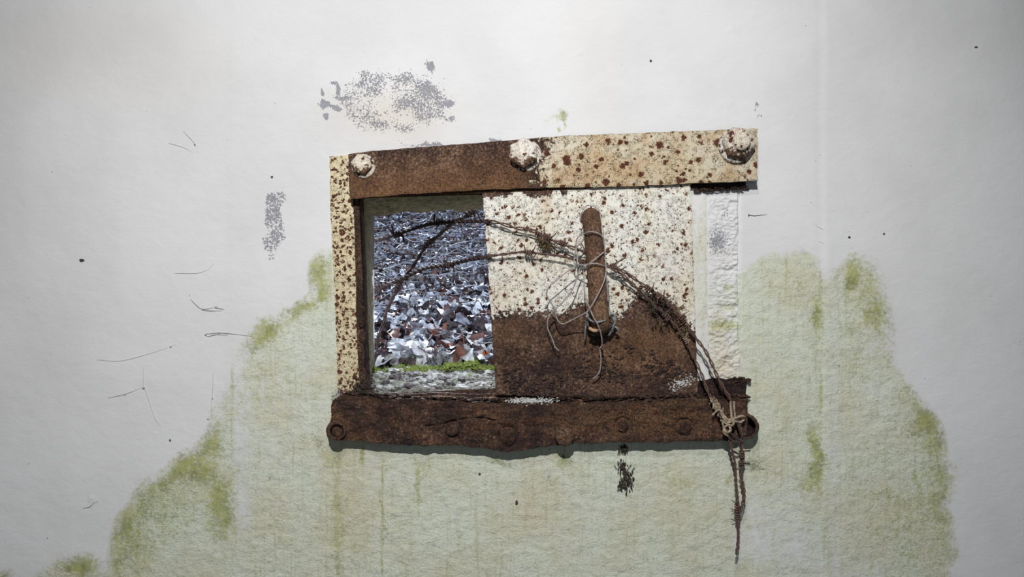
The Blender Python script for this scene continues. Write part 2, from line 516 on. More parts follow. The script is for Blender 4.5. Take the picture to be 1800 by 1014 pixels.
M_wall = make_plaster()
M_rust = make_rust('rusted_steel', 0.22, 0.0018)
M_rust_bar = make_rust('rusted_round_bar', 0.62, 0.0012, 5.0)
M_paint_plate = make_paint('cream_paint_plate', (0.80, 0.785, 0.725), 70, 0.31, 0.86, 0.6, 0.0)
M_paint_rail = make_paint('cream_paint_rail', (0.62, 0.56, 0.43), 44, 0.34, 0.62, 1.0, 0.9)
M_paint_strip = make_paint('cream_paint_strip', (0.74, 0.66, 0.46), 104, 0.46, 1.05, 0.4, 0.15)
M_bolt = make_paint('cream_paint_bolt', (0.78, 0.74, 0.68), 75, 0.42, 0.62, 0.5, 0.25)
M_concrete_mossy = simple('mossy_concrete', (0.16, 0.14, 0.08), (0.60, 0.52, 0.34), 90, 0.9, 0.004, 90, 0.2, (0.74, 0.68, 0.48))
def make_rubble():
    t = NT('sill_rubble', 0.85, 0.3)
    n = t.noise(90, 6, 0.75)
    c = t.ramp(n, [(0.34, (0.030, 0.025, 0.024)), (0.5, (0.20, 0.195, 0.19)), (0.62, (0.52, 0.54, 0.52)), (0.8, (0.75, 0.77, 0.75))])
    g = t.noise(30, 4, 0.6, t.mapv((1, 1, 1), (5, 5, 5)))
    c = t.mix(t.math('MULTIPLY', t.step(g, 0.5, 0.62), 0.5), c, (0.30, 0.36, 0.20))
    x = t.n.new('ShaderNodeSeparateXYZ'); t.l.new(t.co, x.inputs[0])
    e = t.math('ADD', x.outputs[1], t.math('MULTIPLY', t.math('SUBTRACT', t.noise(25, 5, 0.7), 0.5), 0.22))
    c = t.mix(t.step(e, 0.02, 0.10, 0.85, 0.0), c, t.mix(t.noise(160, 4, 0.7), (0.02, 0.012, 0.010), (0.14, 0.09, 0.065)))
    t.color(c); t.bump(t.noise(120, 6, 0.75), 0.007)
    return t.m
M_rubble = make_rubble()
M_pebble = simple('pale_rubble_stone', (0.16, 0.15, 0.15), (0.50, 0.51, 0.50), 70, 0.85, 0.002, 200, 0.3, (0.80, 0.82, 0.80))
M_wire = simple('rusty_barbed_wire', (0.055, 0.030, 0.026), (0.17, 0.10, 0.08), 300, 0.7, 0.0006, 700)
M_wire_dark = simple('dark_rusty_wire', (0.03, 0.020, 0.022), (0.10, 0.065, 0.06), 300, 0.8, 0.0006, 700)
M_wire_pale = simple('lime_crusted_wire', (0.10, 0.06, 0.04), (0.52, 0.42, 0.30), 170, 0.8, 0.0006, 700)
M_binding = simple('grey_binding_wire', (0.20, 0.18, 0.18), (0.42, 0.38, 0.36), 150, 0.45, 0.0002, 700, 0.5)
M_binding_dark = simple('tarnished_binding_wire', (0.05, 0.05, 0.055), (0.36, 0.36, 0.36), 190, 0.4, 0.0003, 700, 0.6)
M_black = simple('hollow_shade_black', (0.006, 0.005, 0.005), (0.03, 0.018, 0.014), 200, 0.9, 0.001, 300)
M_crust = simple('purple_black_crust', (0.016, 0.010, 0.010), (0.06, 0.036, 0.030), 330, 0.6, 0.001, 500, 0.3)
M_debris = simple('dried_plant_debris', (0.020, 0.016, 0.015), (0.10, 0.075, 0.055), 300, 0.9, 0.001, 500)
M_olive = simple('dried_moss_debris', (0.05, 0.035, 0.015), (0.20, 0.14, 0.07), 300, 0.9, 0.001, 500)
M_web = simple('dusty_cobweb', (0.30, 0.29, 0.29), (0.48, 0.47, 0.47), 200, 0.9, 0.0002, 500)
M_web_faint = simple('faint_cobweb', (0.46, 0.45, 0.45), (0.58, 0.57, 0.57), 200, 0.9, 0.0002, 500)
M_soil = simple('dark_woodland_soil', (0.008, 0.006, 0.008), (0.045, 0.035, 0.038), 30, 0.9, 0.01, 60)
M_stone = simple('grey_field_stone', (0.13, 0.145, 0.175), (0.32, 0.34, 0.39), 22, 0.75, 0.004, 60)
M_moss = simple('bright_green_moss', (0.09, 0.13, 0.02), (0.30, 0.37, 0.10), 120, 0.9, 0.001, 300)
M_room = simple('bare_concrete', (0.14, 0.14, 0.14), (0.24, 0.24, 0.235), 3, 0.9, 0.001, 60)
M_twig = simple('bleached_twig', (0.16, 0.16, 0.18), (0.46, 0.48, 0.54), 60, 0.6, 0.001, 300)
M_paint_fleck = simple('white_lime_fleck', (0.42, 0.42, 0.42), (0.72, 0.72, 0.70), 60, 0.7, 0.001, 300)
def leafmat(name, c1, c2, rough, k=1.0):
    t = NT(name, rough, 0.5)
    t.color(t.mix(t.step(t.noise(75 * k, 5, .65), 0.36, 0.62), c1, c2))
    t.bump(t.noise(150 * k, 4), 0.003)
    return t.m
LEAF = [leafmat('sky_sheen_leaf', (0.40, 0.43, 0.49), (0.80, 0.83, 0.86), 0.55),  # wet sheen of the blue sky painted into the pale base colour
        leafmat('grey_leaf', (0.12, 0.13, 0.17), (0.40, 0.42, 0.48), 0.5),
        leafmat('dark_wet_leaf', (0.014, 0.010, 0.014), (0.075, 0.044, 0.050), 0.5),
        leafmat('russet_leaf', (0.070, 0.026, 0.022), (0.21, 0.085, 0.065), 0.5),
        leafmat('orange_leaf', (0.40, 0.11, 0.03), (0.55, 0.22, 0.09), 0.5)]
LEAF_NEAR = [leafmat('sky_sheen_leaf_near', (0.40, 0.43, 0.49), (0.80, 0.83, 0.86), 0.55, 0.045),  # same sky sheen painted into the colour
        leafmat('grey_leaf_near', (0.12, 0.13, 0.17), (0.40, 0.42, 0.48), 0.5, 0.045),
        leafmat('dark_wet_leaf_near', (0.014, 0.010, 0.014), (0.075, 0.044, 0.050), 0.5, 0.045),
        leafmat('russet_leaf_near', (0.070, 0.026, 0.022), (0.21, 0.085, 0.065), 0.5, 0.045),
        leafmat('orange_leaf_near', (0.40, 0.11, 0.03), (0.55, 0.22, 0.09), 0.5, 0.045)]

# ------------------------------------------------------------------ the wall with its opening
HX0, HX1, HY0, HY1 = 628, 905, 332, 702      # opening, photo pixels on the wall face
sp = 2.6
gx = np.concatenate([np.linspace(-1100, -60, 14), np.arange(-40, 1841, sp), np.linspace(1870, 2900, 14)])
gy = np.concatenate([np.linspace(-1043, -60, 10), np.arange(-40, 1056, sp), np.linspace(1080, 1857, 10)])
PX, PY = np.meshgrid(gx, gy, indexing='ij')
N = lambda sx, sy, sd, o=4: fbm(PX / sx, PY / sy, sd, o)
algae_poly = [(-1200, 1900), (-1200, 1100), (-100, 1060), (20, 1020), (62, 1008), (100, 990), (150, 975), (172, 995), (180, 1020), (198, 1020), (205, 970), (225, 905), (250, 865),
              (300, 835), (325, 800), (375, 765), (400, 700), (412, 660), (425, 620), (445, 590), (480, 562), (540, 535), (558, 520),
              (555, 470), (575, 440), (600, 425), (700, 420), (1235, 340), (1245, 440), (1300, 480), (1335, 462), (1362, 440), (1432, 450), (1450, 500), (1468, 470),
              (1500, 448), (1532, 465), (1556, 540), (1562, 620), (1592, 680), (1628, 740), (1655, 762), (1642, 790), (1668, 820),
              (1672, 862), (1632, 884), (1668, 920), (1678, 962), (1664, 1020), (1690, 1100), (1800, 1900)]
wx = PX + N(40, 40, 11) * 12 + N(11, 14, 13, 3) * 9
wy = PY + N(30, 60, 12) * 14 + N(9, 16, 15, 3) * 10
ins = in_poly(wx, wy, algae_poly).astype(float)
soft = blur(ins, 10)
R = soft * (0.84 + 0.38 * N(70, 150, 14) + 0.24 * N(16, 60, 16))
# washed-out paler zones within the algae
for cx, cy, sx, sy in [(430, 760, 26, 160), (1500, 1010, 60, 40), (1420, 970, 60, 60), (1465, 780, 25, 45), (700, 840, 60, 25), (1320, 960, 60, 40), (1395, 870, 20, 10)]:
    R -= 0.30 * gauss(PX, PY, cx, cy, sx, sy)
R = np.clip(R, 0, 1)
hot = np.zeros_like(PX)
for cx, cy, sx, sy, a in [(385, 885, 30, 70, .9), (350, 830, 45, 35, .75), (300, 890, 75, 80, .42), (240, 960, 50, 70, .5), (1600, 900, 70, 110, .34), (1500, 640, 60, 90, .25), (140, 995, 35, 20, .7),
                          (375, 785, 25, 25, .5), (568, 515, 14, 22, .6), (525, 545, 28, 10, .55), (470, 578, 30, 16, .5), (455, 600, 15, 25, .35),
                          (1438, 560, 13, 38, .75), (1498, 485, 15, 32, .8), (1535, 552, 16, 26, .75), (1515, 520, 35, 45, .4), (1480, 640, 40, 60, .25), (1400, 520, 50, 50, .25), (1630, 770, 45, 40, .4), (1500, 580, 35, 30, .35), (1432, 800, 16, 62, .85), (1425, 845, 22, 25, .6),
                          (1618, 752, 30, 26, .6), (1640, 830, 35, 30, .45), (1640, 950, 30, 60, .3), (1560, 870, 40, 16, .45), (1590, 975, 50, 60, .35), (1560, 790, 60, 60, .25),
                          (597, 920, 9, 130, .62), (620, 900, 25, 120, .3), (590, 810, 26, 24, .5), (636, 800, 5, 22, .8), (672, 900, 2.5, 120, .55), (736, 850, 5, 70, .6), (745, 815, 20, 14, .45),
                          (985, 812, 18, 16, .6), (882, 812, 26, 9, .6), (962, 850, 14, 20, .4), (1195, 845, 38, 28, .4), (1282, 842, 10, 14, .55), (1340, 940, 5, 5, .6),
                          (985, 205, 14, 13, .75), (985, 228, 2.6, 14, .8), (968, 210, 22, 10, .25), (1345, 480, 25, 22, .32), (1275, 575, 26, 12, .6), (1380, 620, 40, 50, .2), (1330, 600, 30, 40, .2),
                          (1375, 720, 40, 50, .15), (560, 480, 18, 30, .3), (620, 570, 30, 80, .0)]:
    hot = np.maximum(hot, a * gauss(wx, wy, cx, cy, sx, sy))
# bright algal rim along the moist edge
rim = np.clip(soft * (1 - soft) * 4, 0, 1) * np.where(PX < 620, 1.0, np.where(PX > 1480, .62, .12)) * (PY > 420)
for cx, y0, y1, sx, a in [(594, 790, 1060, 7, .62), (603, 850, 1060, 4, .5), (637, 775, 840, 4, .9), (672, 790, 1060, 2.6, .75), (736, 800, 930, 3.5, .75), (752, 790, 850, 5, .5), (620, 800, 1060, 22, .32), (575, 830, 1060, 4, .4),
                          (560, 900, 1060, 10, .25), (1443, 470, 900, 4, .45), (1190, 820, 960, 10, .25), (1245, 830, 980, 12, .3), (1340, 860, 920, 3, .3), (408, 640, 1060, 3, .4), (395, 760, 1000, 6, .35), (1500, 760, 1060, 10, .3), (1530, 700, 1060, 5, .3)]:
    hot = np.maximum(hot, a * np.exp(-((PX + N(60, 40, 23) * 2 - cx) / sx) ** 2) * sstep(y0 - 12, y0 + 25, PY) * sstep(y1 + 12, y1 - 60, PY) * (.75 + .5 * N(30, 30, 24)))
rim = np.clip(rim + blur(rim, 14) * .8, 0, 1) * (soft > .05)
hot = np.clip(hot + 0.50 * rim * (0.55 + 0.9 * N(45, 60, 21)) + 0.34 * soft * np.clip(N(24, 70, 22) - 0.08, 0, 1) * 1.2 * ((PX < 430) | (PX > 1400)), 0, 1)
flake = np.zeros_like(PX)
flake = np.maximum(flake, (0.60 + 0.62 * N(34, 26, 31)) * sstep(1.08, 0.62, np.sqrt(((wx * .6 + PX * .4 - 695) / 118) ** 2 + ((wy - 178) / 68) ** 2)))
flake = np.maximum(flake, 0.80 * gauss(wx, wy, 712, 228, 26, 14))
flake = np.maximum(flake, 0.62 * gauss(wx, wy, 752, 168, 50, 34))
for cx, cy, sx, sy, a in [(572, 186, 9, 7, 1.6), (590, 188, 12, 5, 1.3), (571, 208, 5, 5, 1.6), (568, 163, 3, 8, 1.5), (595, 160, 5, 16, 1.2), (586, 146, 10, 4, 1.2), (604, 173, 20, 6, 1.1), (755, 117, 8, 12, 1.3), (793, 182, 9, 8, 1.4), (795, 210, 9, 6, 1.1), (637, 148, 16, 8, .9)]:
    flake = np.maximum(flake, a * gauss(PX * .5 + wx * .5, PY * .5 + wy * .5, cx, cy, sx, sy))
pl = in_poly(wx, PY, [(475, 345), (485, 330), (500, 335), (503, 350), (498, 380), (497, 420), (488, 440), (470, 446), (455, 440), (462, 400), (466, 370)]).astype(float)
flake = np.maximum(flake, blur(pl, 2) * (.80 + .35 * N(14, 14, 33)))
flake = np.maximum(flake, .8 * gauss(PX, PY, 478, 452, 8, 8))
for cx, cy, sx, sy, a in [(1260, 410, 20, 18, .0), (760, 256, 60, 4, 1.0), (870, 246, 14, 4, 1.1), (1328, 186, 5, 10, .9), (1335, 205, 8, 5, .6)]:
    flake = np.maximum(flake, a * gauss(PX * .5 + wx * .5, PY * .5 + wy * .5, cx, cy, sx, sy))
tan = 0.42 * gauss(PX, PY, 690, 205, 95, 45) + 0.35 * gauss(wx, wy, 935, 900, 22, 45) + 0.30 * gauss(PX, PY, 610, 880, 45, 130) + .15 * gauss(PX, PY, 200, 100, 200, 90) \
    + 0.10 * gauss(PX, PY, 1040, 90, 60, 140)
dirt = 0.55 * gauss(wx, wy, 560, 785, 26, 22) + 0.5 * gauss(wx, wy, 1320, 822, 40, 18) + .35 * gauss(wx, wy, 1240, 640, 20, 30) + 0.25 * gauss(wx, wy, 1350, 790, 60, 60) \
    + 0.40 * R * np.clip(N(50, 90, 41) + .1, 0, 1) + .4 * gauss(PX, PY, 1443, 790, 4, 130) + .28 * gauss(PX, PY, 1210, 830, 40, 40) + .3 * gauss(wx, wy, 1090, 830, 50, 30)
pale = gauss(PX, PY, 650, 808, 14, 20) * .7 + .6 * gauss(PX, PY, 1465, 700, 12, 250) + .5 * gauss(PX, PY, 425, 850, 12, 160) + .5 * gauss(PX, PY, 1400, 960, 70, 60)
# relief, metres
rel = N(120, 120, 51) * 0.0012 + N(24, 18, 52) * 0.00070 * (0.4 + R) + N(10, 6, 53, 3) * 0.00040 * (0.25 + R)
rel += 0.0007 * np.exp(-((PX + N(30, 90, 55) * 5 - 1453) / 8) ** 2) - 0.0006 * np.exp(-((PX - 1441) / 7) ** 2) + 0.0007 * sstep(392, 416, PX) + 0.0007 * sstep(1446, 1466, PX)
for cx, cy in [(1290, 55), (1275, 180), (85 * 2, 885), (1560, 700), (1020, 90)]:
    rel += 0.0012 * gauss(wx, wy, cx, cy, 8, 8)
rel -= 0.003 * sstep(1241, 1247, PX) * sstep(1303, 1297, PX) * sstep(334, 340, PY) * sstep(670, 664, PY)
P3 = WA(PX, PY, np.zeros_like(PX)); P3[..., 1] = -rel
nx, ny = PX.shape
idx = np.arange(nx * ny).reshape(nx, ny)
F = np.stack([idx[:-1, :-1], idx[:-1, 1:], idx[1:, 1:], idx[1:, :-1]], -1)
cxm = (PX[:-1, :-1] + PX[1:, 1:]) / 2; cym = (PY[:-1, :-1] + PY[1:, 1:]) / 2
keep = ~((cxm > HX0) & (cxm < HX1) & (cym > HY0) & (cym < HY1))
F = F[keep]
# outer face of the wall (coarse), 24 cm behind
T = 0.24
ox = [-2.0, -0.285, 0.02, 2.0]; oz = [0.0, H - 0.168, H + 0.175, 2.9]
ov = [(x, T, z) for x in ox for z in oz]
of = []
for i in range(3):
    for j in range(3):
        if (i, j) == (1, 1): continue
        a = i * 4 + j; of.append((a, a + 1, a + 5, a + 4))
vv = np.concatenate([P3.reshape(-1, 3), np.array(ov)])
FF = np.concatenate([F.reshape(-1, 4), np.array(of) + nx * ny])
colr = np.zeros((len(vv), 3)); colr[:nx * ny] = np.stack([R, flake, tan], -1).reshape(-1, 3)
wall = mesh_obj('wall_front', vv, FF, M_wall, None, True, colr)
at = wall.data.color_attributes.new('mask2', 'FLOAT_COLOR', 'POINT')
c2 = np.ones((len(vv), 4)); c2[:, :3] = 0; c2[:nx * ny, :3] = np.stack([hot, dirt, pale], -1).reshape(-1, 3)
at.data.foreach_set('color', c2.ravel())
tag(wall, 'whitewashed plaster wall with green algae film around the hatch', kind='structure')

# the other surfaces of the small room
def box_surface(name, x0, x1, y0, y1, z0, z1, label):
    v = [(x, y, z) for x in (x0, x1) for y in (y0, y1) for z in (z0, z1)]
    f = [(0, 1, 3, 2), (4, 6, 7, 5), (0, 4, 5, 1), (2, 3, 7, 6), (0, 2, 6, 4), (1, 5, 7, 3)]
    o = mesh_obj(name, np.array(v), f, M_room, None, False)
    return tag(o, label, kind='structure')
box_surface('floor', -2.0, 2.0, -3.0, T, -0.1, 0, 'bare concrete floor of the bunker room')
box_surface('ceiling', -2.0, 2.0, -3.0, T, 2.9, 3.0, 'bare concrete ceiling of the bunker room')
box_surface('wall_left', -2.1, -2.0, -3.0, T, 0, 2.9, 'left concrete side wall of the bunker room')
box_surface('wall_right', 2.0, 2.1, -3.0, T, 0, 2.9, 'right concrete side wall of the bunker room')
box_surface('wall_back', -2.0, 2.0, -3.1, -3.0, 0, 2.9, 'concrete wall behind the photographer')

# concrete reveal of the opening
M_stone2 = simple('dark_rubble_stone', (0.03, 0.025, 0.028), (0.16, 0.14, 0.15), 70, 0.85, 0.002, 200)
def reveal(name, A, B, C, Dd, n, m, amp, mat, seed):
    """A-B inner edge, C-D outer edge"""
    u = np.linspace(0, 1, n); v = np.linspace(0, 1, m)
    U, V = np.meshgrid(u, v, indexing='ij')
    A, B, C, Dd = [np.array(q) for q in (A, B, C, Dd)]
    P = (A * (1 - U)[..., None] + B * U[..., None]) * (1 - V)[..., None] + (C * (1 - U)[..., None] + Dd * U[..., None]) * V[..., None]
    nrm = np.cross(B - A, C - A); nrm = nrm / np.linalg.norm(nrm)
    L = np.linalg.norm(B - A); Wd = np.linalg.norm(C - A)
    a = U * L * 1000; b = V * Wd * 1000
    h = fbm(a / 28, b / 34, seed, 5) * amp + fbm(a / 7, b / 9, seed + 9, 3) * amp * .35
    P = P + nrm * h[..., None]
    ii = np.arange(n * m).reshape(n, m)
    f = np.stack([ii[:-1, :-1], ii[:-1, 1:], ii[1:, 1:], ii[1:, :-1]], -1).reshape(-1, 4)
    return mesh_obj(name, P.reshape(-1, 3), f, mat, wall, True)
yb = T
def O(px, py, y): return tuple(W(px, py, -y))
reveal('side_reveal', O(632, 325, 0.0), O(632, 712, 0.0), O(653, 350, yb), O(657, 668, yb), 150, 90, 0.0035, M_concrete_mossy, 61)
reveal('top_reveal', O(625, 340, 0.0), O(920, 326, 0.0), O(640, 379, yb), O(900, 364, yb), 120, 100, 0.007, M_concrete_mossy, 62)
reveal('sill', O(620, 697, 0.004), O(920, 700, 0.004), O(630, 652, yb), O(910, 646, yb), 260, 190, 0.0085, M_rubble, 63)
reveal('far_reveal', O(908, 320, 0.0), O(908, 712, 0.0), O(905, 350, yb), O(905, 668, yb), 40, 30, 0.004, M_concrete_mossy, 64)

# rubble on the sill: stones as parts, fine grit as stuff
def sill_z(y): return H - 0.193 + (y / T) * (0.193 - 0.1675)
rub_mb = MB()
for i in range(110):
    y = random.uniform(0.05, 0.235); x = random.uniform(-0.27, 0.0)
    r = random.uniform(0.003, 0.0095)
    m = MB(); blob(m, (0, 0, 0), r, (random.uniform(1, 1.9), 1, random.uniform(.45, .8)), 0.35, 5, 7)
    o = m.build('stone', M_pebble if random.random() < .6 else M_stone2, None, False)
    o.parent = wall; o.location = (x, y, sill_z(y) + r * .35); o.rotation_euler = (0, 0, random.uniform(0, 3))
for i in range(1500):
    y = random.uniform(0.02, 0.24); x = random.uniform(-0.275, 0.0); r = random.uniform(0.001, 0.003)
    blob(rub_mb, (x, y, sill_z(y) + r * .4), r, (random.uniform(1, 2), 1, .7), .4, 3, 5)
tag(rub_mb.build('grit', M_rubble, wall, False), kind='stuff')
# moss along the outer lip
mm = MB()
for i in range(3600):
    x = random.uniform(-0.30, 0.04)
    th = 0.35 + 0.65 * float(vnoise(np.array([x * 38]), np.array([1.0]), 5)[0]) + (0.5 if x > -.14 else 0)
    if random.random() > th * .8 * (float(.12 + 1.1 * vnoise(np.array([x * 60]), np.array([3.0]), 8)[0]) if x < -.15 else 1): continue
    y = T - 0.012 + random.gauss(0, 0.010); z = sill_z(y) + random.uniform(-.003, 0.002 + 0.007 * th * th)
    hgt = random.uniform(.003, .008); a = random.uniform(0, 6.28); w = .0016
    dx, dy = math.cos(a) * w, math.sin(a) * w
    lx, ly = random.gauss(0, .003), random.gauss(0, .003)
    mm.add([(x - dx, y - dy, z), (x + dx, y + dy, z), (x + lx, y + ly, z + hgt)], [(0, 1, 2)])
    blob(mm, (x, y, z), .0022, (1.3, 1, .8), .4, 3, 5)
tag(mm.build('moss', M_moss, wall, False), kind='stuff')

# rough mortar band beside the hatch
def mortar_mask(px, py):
    r = np.clip(.25 + .5 * sstep(430, 520, py) - .5 * gauss(px, py, 1265, 410, 60, 30), 0, 1) * (.6 + .4 * fbm(px / 20, py / 20, 3))
    g = .85 * gauss(px, py, 1262, 425, 24, 30) + .5 * gauss(px, py, 1275, 370, 14, 20)
    b = .55 * gauss(px, py, 1275, 655, 34, 45) + .35 * gauss(px, py, 1262, 600, 22, 50) + .2 * gauss(px, py, 1265, 450, 20, 18)
    return np.stack([r, g, b], -1)
def mortar_rel(px, py):
    w = 1 - .75 * gauss(px, py, 1240, 420, 22, 120)
    big = fbm(px / 22, py / 16, 71, 4); fine = fbm(px / 6, py / 4.5, 72, 4)
    ridg = 1 - np.abs(fbm(px / 18 + 5, py / 9, 73, 4)) * 3
    return (big * .0034 + fine * .0020 + np.clip(ridg, 0, 1) * .0020) * w - .006 * gauss(px, py, 1282, 541, 16, 5) - .003 * gauss(px, py, 1278, 475, 16, 3)
mort = panel('mortar_patch', M_wall, wall, [(1242, 330), (1243, 500), (1245, 680)], [(1298, 330), (1297, 500), (1302, 680)], 0.0016, -0.004,
             step=1.0, rag=2.5, relief=mortar_rel, maskf=mortar_mask, vertical=True, seed=8)
at = mort.data.color_attributes.new('mask2', 'FLOAT_COLOR', 'POINT')
n_ = len(mort.data.vertices); co = np.zeros(n_ * 3); mort.data.vertices.foreach_get('co', co); co = co.reshape(-1, 3)
mpx = co[:, 0] * 1000 + 900; mpy = 507 - (co[:, 2] - H) * 1000
c2 = np.ones((n_, 4)); c2[:, 0] = .75 * gauss(mpx, mpy, 1270, 572, 30, 12) + .55 * gauss(mpx, mpy, 1280, 505, 12, 9)
c2[:, 1] = .5 * gauss(mpx, mpy, 1245, 655, 22, 25) + .45 * gauss(mpx, mpy, 1282, 541, 14, 4) * 2; c2[:, 2] = .3 * gauss(mpx, mpy, 1255, 500, 25, 200)
at.data.foreach_set('color', c2.ravel())

# ------------------------------------------------------------------ steel: strips and rails
rust_rel = lambda amp, sc=9, seed=3: (lambda px, py: fbm(px / sc, py / sc, seed, 5) * amp + np.clip(fbm(px / (sc * 3), py / (sc * 2), seed + 4, 3), 0, 1) * amp)

# left jamb: an angle iron
jamb = thing('jamb_angle', W(604, 700, 0), 'cream painted vertical steel strip peppered with rust left of the opening', 'steel strip')
def strip_mask(px, py):
    r = .5 * sstep(655, 700, py) * (1 + .0 * px) + .25 * np.exp(-((px - (629)) / 4.0) ** 2)
    return np.stack([r + .18, 0 * px, .12 * sstep(300, 700, py)], -1)
panel('front_flange', M_paint_strip, jamb, [(579, 275), (581, 380), (586, 480), (591, 600), (594, 700)], [(615, 272), (622, 380), (625, 480), (627, 600), (634, 700)], 0.007, 0.0,
      step=1.6, rag=1.0, vertical=True, relief=lambda px, py: fbm(px / 7, py / 7, 5, 3) * .0002, maskf=strip_mask, seed=12)
fl = panel('return_flange', M_rust, jamb, [(617, 345), (623, 480), (626, 600), (633, 700)], [(631, 345), (637, 480), (639, 600), (645, 700)], 0.0052, -0.035,
      step=1.6, rag=1.5, vertical=True, relief=rust_rel(.0012, 8, 4), seed=13, maskf=lambda px, py: np.stack([.25 + 0 * px, .35 * (fbm(px / 9, py / 25, 2) > 0) + 0 * px, 0 * px], -1))
m = MB()
for k in range(16):
    py = random.uniform(505, 650)
    blob(m, W(636 + random.uniform(-3, 3), py, .004), random.uniform(.003, .008), (.7, 1, 1.6), .35)
m.build('rust_scab', M_rust, jamb)

# pale backing strip right of the plate
back = thing('backing_strip', W(1228, 690, 0), 'narrow pale painted steel strip showing along the right edge of the shutter plate', 'steel strip')
panel('strip_face', M_paint_fleck if False else M_wall, back, [(1195, 318), (1200, 500), (1204, 700)], [(1243, 330), (1244, 500), (1246, 690)], 0.005, 0.0, step=2.5, rag=.6, vertical=True,
      relief=lambda px, py: fbm(px / 9, py / 30, 6, 3) * .0003, maskf=lambda px, py: np.stack([.42 + .35 * fbm(px / 12, py / 60, 5), 0 * px, .12 + 0 * px], -1), seed=14)

# top guide rail
rail = thing('guide_rail', W(970, 330, 0), 'thick flat steel bar bolted above the opening, rusty left half and cream right half', 'guide rail')
RT = [(612, 271), (640, 267), (655, 265), (760, 257), (890, 247), (1000, 238), (1135, 233), (1240, 229), (1332, 226)]
RB = [(614, 349), (700, 342), (850, 333), (950, 330), (1000, 329), (1100, 327), (1210, 322), (1332, 317)]
def rail_mask(px, py):
    edge = 958 - (py - 250) * .15 + 16 * fbm(px / 30, py / 16, 77, 3)
    r = np.clip(.5 + (edge - px) / 95, 0, 1.4)
    r = r + .8 * sstep(925, 890, px)
    r = np.where(px > 1060, 0.08, np.maximum(r, .18))
    r = r + .28 * gauss(px, py, 1080, 255, 40, 22) * (np.abs(np.hypot(px - 1098, (py - 265)) - 17) < 7)
    r = r + .22 * gauss(px, 0 * py, 1329, 0, 4, 1) + .12 * (interp(RB, px) - py < 7)
    g = sstep(85, 0, interp(RB, px) - py) * .75 * sstep(960, 900, px)
    b = .30 * gauss(px, py, 1085, 290, 90, 30) + .25 * sstep(.1, .6, fbm(px / 60, py / 30, 9)) + .10
    b = b - .3 * gauss(px, py, 1300, 290, 50, 12) - .25 * gauss(px, py, 990, 250, 25, 20)
    return np.stack([r, g, np.clip(b, 0, .6)], -1)
panel('flat_bar', M_paint_rail, rail, RT, RB, 0.031, 0.021, step=1.4, rag=1.2, ragends=1.2,
      relief=lambda px, py: fbm(px / 6, py / 6, 15, 4) * .0006 * (rail_mask(px, py)[..., 0] > .5) + fbm(px / 40, py / 40, 16, 3) * .0006 + .0012 * sstep(16, 12, np.hypot(px - 1098, py - 266)), maskf=rail_mask, seed=15)
panel('spacer_bar', M_rust, rail, [(622, 285), (1311, 240)], [(622, 347), (850, 334), (1100, 333), (1210, 331), (1311, 326)], 0.0122, 0.0, step=2.2, rag=1.6, ragends=3,
      relief=rust_rel(.0008, 10, 31), seed=16, maskf=lambda px, py: np.stack([.1 + 0 * px, .55 + 0 * px, 0 * px], -1))
# crust flakes hanging under the rail at its right end
m = MB()
for k in range(70):
    px = random.uniform(1225, 1312)
    blob(m, W(px, 333 - (px - 1225) * .05 + random.uniform(-1.5, 4), random.uniform(.002, .014)), random.uniform(.0012, .003), (2.2, 1, .7), .4, 4, 6)
m.build('rust_crust', M_rust, rail)

